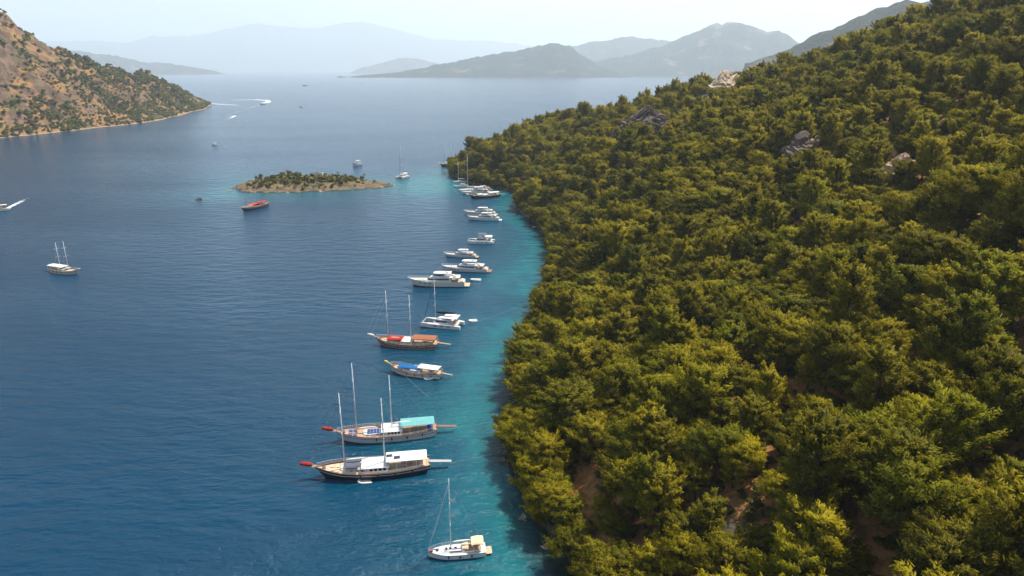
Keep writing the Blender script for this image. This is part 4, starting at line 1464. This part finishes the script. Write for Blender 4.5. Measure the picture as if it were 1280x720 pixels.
yacht((513, 356.5), (578, 357), 'large cream displacement motor yacht with flybridge, nearest in the row of yachts', 'offwhite', F=2.5, stripe=None, h1=1.9, aft_m='paleteak')
yacht((554, 337.5), (607, 339.5), 'sleek white motor yacht with brown aft deck between two other yachts', 'white', F=1.9, aft_m='brown', deck2=False, h1=1.9)
yacht((556, 320.5), (593, 321.5), 'white flybridge motor yacht third from the nearest in the row', 'white', F=1.8, aft_m='teak', deck2=False)
yacht((585, 275), (622, 275.5), 'white three deck motor yacht with swim platform, nearer of a side by side pair', 'white', F=2.3, aft_m='white')
yacht((581, 268), (617, 268.5), 'white three deck motor yacht half hidden behind its neighbour of the pair', 'white', F=2.1, aft_m='teak')
yacht((567, 234.5), (585, 234), 'small white motor yacht farthest in the cluster by the cape', 'white', F=1.7, deck2=False, aft_m='teak')
yacht((577, 243), (611, 242), 'white motor yacht with tan sun pads in the middle of the cape cluster', 'white', F=1.9, aft_m='teak', deck2=False, sun='beige')
yacht((590, 238.5), (612, 237.5), 'white motor yacht with pale roof tucked in beside the cape trees', 'white', F=1.9, aft_m='teak')

# ---- catamarans
def catamaran(bow_px, stern_px, label, mast=18, B=None, sailbag='black_canvas', bimini='canvas', power=False, name='sailing_catamaran', cat='catamaran', group=BOATS, jib=True, mast_x=.08):
    root, wl = boat(name, bow_px, stern_px, label, cat, group)
    L = wl * 1.03
    B = B or L * .52
    k = L / 14
    x = lambda f: f * L
    for sd in (1, -1):
        H = Hull(L, B * .24, 1.45 * k, bow=.12, stern=-.25, rake=.02, sternw=.75, full=1.5, flare=.1)
        mb = H.shell([(0, 2), (.08, 1), (.55, 0), (.7, 3), (1, 0)])
        mb.v = [(a, b + sd * B * .38, c) for a, b, c in mb.v]
        o = mb.build('float', [M['white'], M['navy'], M['antifoul'], M['white']], root, True)
        d = H.deck(.02); d.v = [(a, b + sd * B * .38, c) for a, b, c in d.v]
        d.build('float_deck', M['white'], o)
        st = MB()
        for i in range(3):
            st.box((x(-.49) + .1 + i * .35 * k, sd * B * .38, (.35 + .3 * i) * k), (.36 * k, B * .15, .1))
        st.build('stern_steps', M['paleteak'], o)
        for i in range(3):
            p = (-.22 + i * .16)
            MB().box((x(p), sd * (B * .5 - .02 + .02), .95 * k), (.09 * L, .05, .28 * k)).build('hull_window', M['glass'], o)
    db = MB(); house(db, x(-.42), x(.2), B * .36, .75 * k, 1.5 * k, .4, 0, 0, .15)
    db.build('bridge_deck', M['white'], root)
    z0 = 1.5 * k
    a0, a1, hw = x(-.2), x(.2), B * .34
    cb = MB(); house(cb, a0, a1, hw, z0 + .003, z0 + 1.25 * k, 1.5 * k, .1, .35 * k, .45)
    co = cb.build('cabin', M['white'], root)
    wb = MB(); band(wb, a0 + .2, a1, hw, z0, z0 + 1.25 * k, .3, .78, 1.5 * k, .1, .35 * k, .45)
    wb.build('window_band', M['glass'], co)
    zt = z0 + 1.25 * k
    rb = MB(); canopy(rb, x(-.42), x(-.06), B * .34, zt + .75 * k, .15, .1, 4)
    ro = rb.build('bimini', M[bimini], root)
    pm = MB()
    for xx in (x(-.4), x(-.22)):
        for sd in (1, -1):
            pm.tube([(xx, sd * B * .31, z0), (xx, sd * B * .31, zt + .78 * k)], .06, 5)
    pm.build('bimini_posts', M['white'], root)
    MB().box((x(-.33), 0, z0 + .3), (.1 * L, B * .5, .5)).build('cockpit_seat', M['beige'], root)
    tr = MB()
    for i in range(9):
        yy = -B * .25 + B * .5 * i / 8
        tr.tube([(x(.2), yy, 1.25 * k), (x(.44), yy, 1.35 * k)], .03, 4)
    for i in range(8):
        xx = x(.21 + .23 * i / 7)
        tr.tube([(xx, -B * .26, 1.28 * k), (xx, B * .26, 1.28 * k)], .03, 4)
    tr.build('trampoline', M['grey_canvas'], root)
    MB().tube([(x(.45), -B * .38, 1.4 * k), (x(.45), B * .38, 1.4 * k)], .09, 6).build('cross_beam', M['metal'], root)
    if not power:
        mx = x(mast_x)
        mast_part(root, mx, zt - .2, mast, .16, (.35, .65))
        bz_ = zt + 1.5 * k
        MB().tube([(mx - .1, 0, bz_), (x(-.36), 0, bz_ + .35)], .12, 6).build('boom', M['metal'], root)
        furled(root, (mx - .3, 0, bz_ + .36), (x(-.35), 0, bz_ + .6), .4 * k, M[sailbag], 'sail_bag')
        top = (mx, 0, zt - .2 + mast * .97)
        if jib:
            furled(root, (x(.45), 0, 1.8 * k), (mx + .1, 0, zt + mast * .9), .13, M['grey_canvas'], 'furled_jib')
        stays(root, [[top, (mx - 1, sd * 1.2, zt + mast * .5), (mx - 1.6, sd * B * .44, 1.5 * k)] for sd in (1, -1)] + [[top, (x(.45), 0, 1.5 * k)]])
    else:
        cb2 = MB(); house(cb2, x(-.02), x(.12), hw * .7, zt + .003, zt + .7 * k, .6, 0, .1, .5)
        cb2.build('flybridge_cowl', M['white'], root)
        rb2 = MB(); canopy(rb2, x(-.2), x(.1), hw * .9, zt + 2.0 * k, .1, .1, 4)
        rb2.build('hardtop', M['grey_canvas'], root)
        p2 = MB()
        for xx in (x(-.17), x(.07)):
            for sd in (1, -1):
                p2.tube([(xx, sd * hw * .6, zt), (xx, sd * hw * .6, zt + 2.0 * k)], .05, 5)
        p2.build('roof_posts', M['white'], root)
    return root
catamaran((528.5, 405), (577, 409), 'white sailing catamaran with black sail bag on its boom beside the brown gulet', 15.5, B=7.4, mast_x=.16)
catamaran((585, 303), (617.5, 303.5), 'white power catamaran with dark flybridge roof alone in the middle of the row', power=True, name='power_catamaran', B=7.5)
catamaran((503, 222), (-986, -250.001), 'white sailing catamaran with one tall mast anchored past the islet tip', 26, B=8.2, group=None, sailbag='navy')

# ---- the sailing boat nearest the camera
def sailboat():
    root, wl = boat('sailing_boat', (536, 696), (606, 690), 'white sailing boat with peach bimini and single tall mast, nearest boat to the camera', 'sailing boat', BOATS)
    L = wl * 1.03
    B = L * .31
    H = Hull(L, B, 1.2, bow=.22, stern=.0, rake=.02, sternw=.88, full=1.75, flare=.1)
    x = lambda f: f * L
    H.shell([(0, 2), (.08, 1), (.82, 0), (.9, 1), (1, 0)]).build('hull', [M['white'], M['navy'], M['antifoul']], root, True)
    H.deck(.04).build('deck', M['white'], root)
    a0, a1 = x(-.14), x(.26)
    cb = MB(); house(cb, a0, a1, B * .29, 1.2, 1.68, 1.2, .1, .12, .5)
    co = cb.build('coachroof', M['white'], root)
    for sd in (1, -1):
        MB().box((x(.02), sd * (B * .29 - .045), 1.47), (.2 * L, .05, .2)).build('window', M['glass'], co)
    for xx in (x(.02), x(.11), x(.18)):
        MB().box((xx, 0, 1.705), (.5, .5, .05)).build('hatch', M['glass'], co)
    MB().box((x(.34), 0, 1.36), (.6, .6, .06)).build('fore_hatch', M['glass'], root)
    for sd in (1, -1):
        MB().box((x(-.29), sd * B * .29, 1.32), (.24 * L, B * .17, .34)).build('cockpit_bench', M['paleteak'], root)
    MB().box((x(-.29), 0, 1.2), (.26 * L, B * .4, .06)).build('cockpit_sole', M['teak'], root)
    for sd in (1, -1):
        wh = MB()
        pts_ = [(x(-.36), sd * B * .2 + .42 * math.cos(t), 2.0 + .42 * math.sin(t)) for t in np.linspace(0, 2 * math.pi, 13)]
        wh.tube(pts_, .03, 4).tube([(x(-.35), sd * B * .2, 1.2), (x(-.35), sd * B * .2, 2.0)], .09, 6)
        wh.build('steering_wheel', M['wire'], root)
    bm = MB(); canopy(bm, x(-.46), x(-.25), B * .4, 2.95, .4, .07, 6, taper=.06, sag=-.2)
    bm.build('bimini', M['cream_canvas'], root, True)
    sp = MB(); canopy(sp, x(-.2), x(-.09), B * .3, 1.95, .4, .07, 4, taper=.2)
    sp.build('sprayhood', M['cream_canvas'], root, True)
    fr = MB()
    for xx in (x(-.45), x(-.35), x(-.26)):
        for sd in (1, -1):
            fr.tube([(x(-.35), sd * B * .42, 1.2), (xx, sd * B * .39, 2.95)], .03, 5)
    fr.build('bimini_frame', M['metal'], root)
    sw = MB().box((x(-.5) - .62, 0, .42), (1.3, B * .62, .1), ry=.04)
    sw.build('swim_platform', M['paleteak'], root)
    mx = x(.1)
    mh = 16.5
    mast_part(root, mx, 1.6, mh, .12, (.38, .68), sw=1.1)
    MB().tube([(mx - .1, 0, 2.9), (x(-.25), 0, 3.1)], .09, 6).build('boom', M['metal'], root)
    furled(root, (mx - .2, 0, 3.12), (x(-.24), 0, 3.32), .22, M['canvas'], 'sail_cover')
    furled(root, (x(.48), 0, 1.9), (mx + .1, 0, 1.6 + mh * .92), .1, M['canvas'], 'furled_jib')
    top = (mx, 0, 1.6 + mh * .98)
    stays(root, [[top, (x(.49), 0, 1.5)], [top, (x(-.49), 0, 1.3)]] + [[top, (mx - .2, sd * 1.1, 1.6 + mh * .38), (mx - .4, sd * B * .46, 1.25)] for sd in (1, -1)], .02)
    H.rail(.65, .03, .99, 8, .022).build('guard_rail', M['metal'], root)
    fenders(root, H, [x(-.25), x(-.05), x(.15)], 'navy')
    MB().box((x(.44), .18, 1.6), (.7, .5, .3)).build('gear_bag', M['red_canvas'], root)
    MB().tube([(x(.3), -.45, 1.34), (x(.42), -.3, 1.4)], .13, 6).build('rolled_mat', M['grey_canvas'], root, True)
    for f, w in ((.72, .75), (.5, .6)):
        fl = MB()
        z_ = 1.6 + mh * f
        pts_ = []
        for i in range(6):
            u = i / 5
            pts_ += [(mx - .2 - u * .95, .14 * math.sin(u * 5), z_ - .15 * u), (mx - .2 - u * .95, .14 * math.sin(u * 5 + .4), z_ - w - .3 * u)]
        q = len(pts_)
        pts_ += [(a, b + .03, c) for a, b, c in pts_]
        fc = []
        for i in range(5):
            fc += [(2 * i, 2 * i + 2, 2 * i + 3, 2 * i + 1), (q + 2 * i + 1, q + 2 * i + 3, q + 2 * i + 2, q + 2 * i)]
        fl.add(pts_, fc)
        fl.build('pennant', M['canvas'], root)
sailboat()

# single masts standing behind the cluster belong to a sailing yacht moored between the motor yachts
def small_sloop(bow_px, stern_px, label, mh, hull_m='white', group=None):
    root, wl = boat('sailing_boat', bow_px, stern_px, label, 'sailing boat', group)
    L = wl * 1.03
    H = Hull(L, L * .3, 1.3, bow=.22, stern=0, rake=.02, sternw=.85, full=1.75)
    H.shell([(0, 1), (.8, 0), (1, 0)]).build('hull', [M[hull_m], M['antifoul']], root, True)
    H.deck(.04).build('deck', M['white'], root)
    cb = MB(); house(cb, -.14 * L, .25 * L, L * .085, 1.3, 1.85, 1.2, .1, .12, .5)
    co = cb.build('coachroof', M['white'], root)
    wb = MB(); band(wb, -.12 * L, .2 * L, L * .085, 1.3, 1.85, .35, .75, 1.2, .1, .12, .5); wb.build('window_band', M['glass'], co)
    bm = MB(); canopy(bm, -.42 * L, -.2 * L, L * .11, 3.1, .25, .08, 4); bm.build('bimini', M['canvas'], root, True)
    fr = MB()
    for sd in (1, -1):
        fr.tube([(-.4 * L, sd * L * .1, 1.3), (-.4 * L, sd * L * .1, 3.1)], .04, 5).tube([(-.22 * L, sd * L * .1, 1.3), (-.22 * L, sd * L * .1, 3.1)], .04, 5)
    fr.build('bimini_frame', M['metal'], root)
    mx = .08 * L
    mast_part(root, mx, 1.7, mh, .19, (.4, .7))
    MB().tube([(mx, 0, 3.2), (-.3 * L, 0, 3.4)], .1, 6).build('boom', M['metal'], root)
    furled(root, (mx - .2, 0, 3.45), (-.29 * L, 0, 3.6), .24, M['canvas'], 'sail_cover')
    stays(root, [[(mx, 0, 1.7 + mh), (.49 * L, 0, 1.6)], [(mx, 0, 1.7 + mh), (-.49 * L, 0, 1.4)]])
small_sloop((573, 239), (601, 238), 'white sloop with a tall pale mast in the cape cluster', 28, group=BOATS)
small_sloop((566, 228.5), (583, 228), 'small white sloop whose mast rises against the cape trees', 17, group=BOATS)

# ---- small craft
def dinghy(bow_px, stern_px, label, tube='white', motor=True, name='dinghy', group=None):
    root, wl = boat(name, bow_px, stern_px, label, 'dinghy', group)
    L = max(wl, 2.4); w = min(L * .27, 1.0); r = L * .055 + .06
    z = r * .55
    pts_ = [(-L / 2, w, z), (-L * .1, w, z), (L * .2, w * .92, z + .03), (L * .38, w * .6, z + .1), (L * .46, 0, z + .16), (L * .38, -w * .6, z + .1), (L * .2, -w * .92, z + .03), (-L * .1, -w, z), (-L / 2, -w, z)]
    MB().tube(pts_, [r * .6] + [r] * 7 + [r * .6], 8).build('tube', M[tube], root, True)
    MB().box((-L * .04, 0, .12), (L * .78, w * 1.75, .12)).build('floor', M['rubber'], root)
    MB().box((-L * .08, 0, z + r * .6), (.3, w * 2, .06)).build('thwart', M['paleteak'], root)
    if motor:
        MB().box((-L * .5 - .1, 0, z + .42), (.34, .26, .4), taper=.8).tube([(-L * .5 - .08, 0, z + .3), (-L * .5 - .14, 0, -.35)], .07, 6).build('outboard_motor', M['black'], root)
    return root
DG = None
dinghy((447, 603), (465, 601), 'white inflatable dinghy tied alongside the black hulled gulet', 'white')
dinghy((496, 433), (510, 434.2), 'pale inflatable dinghy lying against the brown gulet', 'offwhite')
dinghy((588, 350), (602, 350.3), 'cream tender floating behind the large cream motor yacht', 'white')
dinghy((530, 474.5), (543, 471.8), 'white dinghy beside the stern of the blue canopied gulet', 'white')
dinghy((585.5, 401.6), (597, 400.8), 'slim white dinghy trailing behind the sailing catamaran', 'white', False)
def runabout(bow_px, stern_px, label, hull_m='white', top='canvas', scale=1.0, name='motor_boat', F=.9):
    root, wl = boat(name, bow_px, stern_px, label, 'motor boat')
    L = max(wl, 4.5) * scale
    H = Hull(L, L * .34, F * L / 8, bow=.5, stern=0, rake=.1, sternw=.9, full=1.7)
    H.shell([(0, 1), (.6, 0), (1, 0)]).build('hull', [M[hull_m], M['antifoul']], root, True)
    H.deck(.15).build('deck', M['paleteak'], root)
    cb = MB(); house(cb, -.1 * L, .28 * L, L * .12, H.dz(0, .15), H.dz(0, .15) + .11 * L, .08 * L, 0, .02 * L, .5)
    co = cb.build('cabin', M['white'], root)
    wb = MB(); band(wb, -.08 * L, .28 * L, L * .12, H.dz(0, .15), H.dz(0, .15) + .11 * L, .4, .85, .08 * L, 0, .02 * L, .5)
    wb.build('windscreen', M['glass'], co)
    if top:
        tb = MB(); canopy(tb, -.34 * L, .06 * L, L * .13, H.dz(0, .15) + .24 * L, .05, .06, 3)
        tb.build('awning', M[top], root)
        fr = MB()
        for xx in (-.32 * L, .04 * L):
            for sd in (1, -1):
                fr.tube([(xx, sd * L * .12, H.dz(0, .15)), (xx, sd * L * .12, H.dz(0, .15) + .25 * L)], .03, 4)
        fr.build('awning_posts', M['metal'], root)
    MB().box((-.3 * L, 0, H.dz(0, .15) + .2), (.08 * L, L * .24, .35)).build('stern_seat', M['beige'], root)
    MB().box((-.51 * L, 0, .45), (.35, .4, .6), taper=.8).build('outboard_motor', M['black'], root)
    return root
runabout((1, 263.5), (-988, -215.001), 'white motor boat leaving a short wake at the left edge of the photo', 'white', 'cream_canvas')
runabout((268, 181.5), (-991, -250.001), 'white motor boat alone on the bay between headland and islet', 'white', 'canvas')
runabout((328, 130.8), (-987, -215.001), 'dark motor boat turning at the head of a curved white wake', 'navy', None)
runabout((292.5, 145.3), (-991, -50.001), 'small white motor boat running off the headland tip with a straight wake', 'white', None)
runabout((376, 133.8), (-990, -190.001), 'tiny white motor boat far out beyond the curved wake', 'white', 'canvas')
runabout((446, 207), (-989, -235.001), 'white motor boat with tall cabin just past the islet', 'white', 'canvas', 1.15, F=1.3)
runabout((381, 107.3), (-966, -185.001), 'long dark motor boat far out on the open bay', 'navy', 'grey_canvas')
runabout((637, 98.6), (-950, -180.001), 'dark motor boat far out below the distant hills', 'navy', 'grey_canvas')
runabout((426, 96.8), (-920, -180.001), 'dark low form off the end of the far hills', 'navy', None)  # long low dark form, drawn with the boat function

# a dark rock awash left of the islet
V_, F_ = rock_mesh(44, 3.0, 2.0, .8, .5, 20)
ro_ = link('awash_rock', raw_mesh('awash_rock', V_, F_, [M['rock_dark']], False))
ro_.location = tuple(gp(247, 249.5))
tag(ro_, 'small dark rock awash in the water left of the islet', 'rock')

# ---- foam left by moving boats
fm_ = bpy.data.materials.new('wake_foam')
fm_.use_nodes = True
n_, l_ = fm_.node_tree.nodes, fm_.node_tree.links
pb_ = n_['Principled BSDF']
pb_.inputs['Base Color'].default_value = (0.72, 0.76, 0.78, 1)
pb_.inputs['Roughness'].default_value = .8
at1 = n_.new('ShaderNodeAttribute'); at1.attribute_name = 'foam'
tcx = n_.new('ShaderNodeTexCoord')
nx_ = n_.new('ShaderNodeTexNoise'); nx_.inputs['Scale'].default_value = .35; nx_.inputs['Detail'].default_value = 6
l_.new(tcx.outputs['Object'], nx_.inputs['Vector'])
ad_ = n_.new('ShaderNodeMath'); ad_.operation = 'ADD'
l_.new(at1.outputs['Fac'], ad_.inputs[0]); l_.new(nx_.outputs['Fac'], ad_.inputs[1])
mr_ = n_.new('ShaderNodeMapRange'); mr_.inputs['From Min'].default_value = .72; mr_.inputs['From Max'].default_value = 1.15
l_.new(ad_.outputs[0], mr_.inputs['Value'])
l_.new(mr_.outputs['Result'], pb_.inputs['Alpha'])
def wake(pxs, w0, w1, label, s0=.95, s1=.25):
    P = [gp(*p) for p in pxs]
    Q = []
    for i in range(len(P) - 1):
        for u in np.linspace(0, 1, 8, endpoint=False):
            Q.append(P[i] * (1 - u) + P[i + 1] * u)
    Q.append(P[-1])
    V, A, F = [], [], []
    n = len(Q)
    for i, q in enumerate(Q):
        d = Q[min(i + 1, n - 1)] - Q[max(i - 1, 0)]
        d = d / (np.linalg.norm(d) + 1e-9)
        s_ = np.array([-d[1], d[0], 0])
        u = i / (n - 1)
        w = w0 + (w1 - w0) * u
        for j in range(5):
            v = j / 2 - 1
            p = q + s_ * w * v
            V.append((p[0], p[1], .05)); A.append((s0 + (s1 - s0) * u) * (1 - v * v))
    for i in range(n - 1):
        for j in range(4):
            F.append((i * 5 + j, i * 5 + j + 1, i * 5 + j + 6, i * 5 + j + 5))
    me = raw_mesh('wake', V, F, [fm_])
    a = me.attributes.new('foam', 'FLOAT', 'POINT'); a.data.foreach_set('value', np.array(A, np.float32))
    tag(link('wake', me), label, None, None, 'stuff')
wake([(330, 128.5), (336, 127.5), (334, 125.5), (318, 124.5), (290, 125.3)], 11, 9, 'curved white wake behind the turning boat', 1.0, .62)
wake([(330, 129.5), (326, 131), (300, 138), (270, 150)], 8, 10, 'faint older arm of the curved wake', .36, .1)
wake([(264, 129.5), (280, 130.6), (298, 131.6)], 5, 7, 'straight white wake off the headland tip', .9, .55)
wake([(294, 144.8), (288, 147.6), (274, 153)], 5, 6, 'short white streak of wake with a faint tail', .85, -.15)
wake([(8, 261), (22, 254), (40, 245)], 1.4, 4.2, 'white wake trailing the boat at the left edge', .9, .05)

# ---- mooring lines from the boats towards the trees and their anchors
def line(pts_, label, r=.02):
    o = MB().tube(pts_, r, 4).build('mooring_rope', M['rope'])
    tag(o, label, 'mooring rope', 'mooring ropes of the boats')
def shore_line(px, z, to, label, r=.02):
    a = gp(*px); a[2] = z
    b = gp(*to); b[2] = .6
    m = (a + b) / 2; m[2] = .25
    line([tuple(a), tuple((a + m) / 2 - np.array([0, 0, .35])), tuple(m), tuple((m + b) / 2), tuple(b)], label, r)
shore_line((577, 409), 1.2, (650, 385), 'pale rope from the catamaran stern to the wooded shore')
shore_line((545, 433), 1.8, (640, 428), 'pale rope from the brown gulet stern to the wooded shore')
shore_line((533, 586), 1.5, (632, 566), 'pale rope from the black gulet stern to the wooded shore')
shore_line((543, 541), 1.5, (626, 527), 'pale rope from the white gulet stern to the wooded shore')
a_ = gp(500, 467); b_ = gp(535, 496)
line([(a_[0], a_[1], 1.2), ((a_[0] + b_[0]) / 2, (a_[1] + b_[1]) / 2, .3), (b_[0], b_[1], .05)], 'pale line slanting into the water from the blue canopied gulet', .05)

# ---- on the islet
bc = gp(357.5, 230); bY = bc[1] + 14
bp_ = at(357.5, 220, bY); bx_, by_ = bp_[0], bY
bz_ = float(isle_h(bx_, by_))
e = bpy.data.objects.new('beacon', None); COL.objects.link(e); e.location = (bx_, by_, bz_ - .3)
tag(e, 'small white beacon with red lantern on the islet crest', 'beacon')
MB().tube([(0, 0, 0), (0, 0, .5), (0, 0, .5), (0, 0, 4.6)], [1.3, 1.3, .8, .6], 10).build('tower', M['white'], e)
MB().tube([(0, 0, 4.6), (0, 0, 4.8)], [1.0, 1.0], 10).build('gallery', M['white'], e)
MB().tube([(0, 0, 4.8), (0, 0, 5.7), (0, 0, 6.3)], [.5, .5, .05], 8).build('lantern', M['red'], e)
for pxx, lab, s_ in ((398, 'roofless pale stone ruin with two window gaps among islet bushes', 1.0), (383, 'low broken pale wall near the stone ruin on the islet', .6)):
    q = at(pxx, 220, gp(pxx, 228)[1] + 4)
    e = bpy.data.objects.new('stone_ruin' if s_ == 1 else 'broken_wall', None); COL.objects.link(e)
    e.location = (q[0], q[1], float(isle_h(q[0], q[1])) - .4); e.rotation_euler = (0, 0, .2)
    tag(e, lab, 'ruin')
    if s_ == 1:
        for pa in ((-3.2, -2, 1.5, 4.6), (-.2, -2, 1.6, 5.2), (2.9, -2, 1.4, 4.0)):
            MB().box((pa[0], pa[1], pa[3] / 2), (pa[2], .6, pa[3])).build('wall', M['stone'], e)
        MB().box((-1.55, -2, 4.0), (1.5, .58, .9)).box((1.45, -2, 3.4), (1.6, .58, .9)).box((-1.55, -2, .7), (1.5, .58, 1.4)).box((1.45, -2, .7), (1.6, .58, 1.4)).build('lintel', M['stone'], e)
        MB().box((-3.9, .6, 1.9), (.6, 5.6, 3.8)).box((3.5, .6, 1.6), (.6, 5.6, 3.2)).build('side_wall', M['stone'], e)
    else:
        MB().box((-1.5, 0, 1.2), (3, .7, 2.4)).box((1.3, 0, .8), (2.6, .7, 1.6)).build('wall', M['stone'], e)
# ------------------------------------------------------------------ the hazy air
def haze():
    b = MB().box((0, 20000, (HAZE_TOP - 6) / 2), (150000, 150000, HAZE_TOP + 6))
    m = bpy.data.materials.new('hazy_air')
    m.use_nodes = True
    n = m.node_tree.nodes
    n.remove(n['Principled BSDF'])
    v = n.new('ShaderNodeVolumePrincipled')
    v.inputs['Color'].default_value = (0.82, 0.93, 1.0, 1)
    v.inputs['Density'].default_value = HAZE_DENSITY
    v.inputs['Anisotropy'].default_value = 0.25
    m.node_tree.links.new(v.outputs[0], n['Material Output'].inputs['Volume'])
    m.cycles.homogeneous_volume = True
    tag(b.build('haze', m), 'pale sea haze filling the air of the bay', 'haze', kind='stuff')
haze()
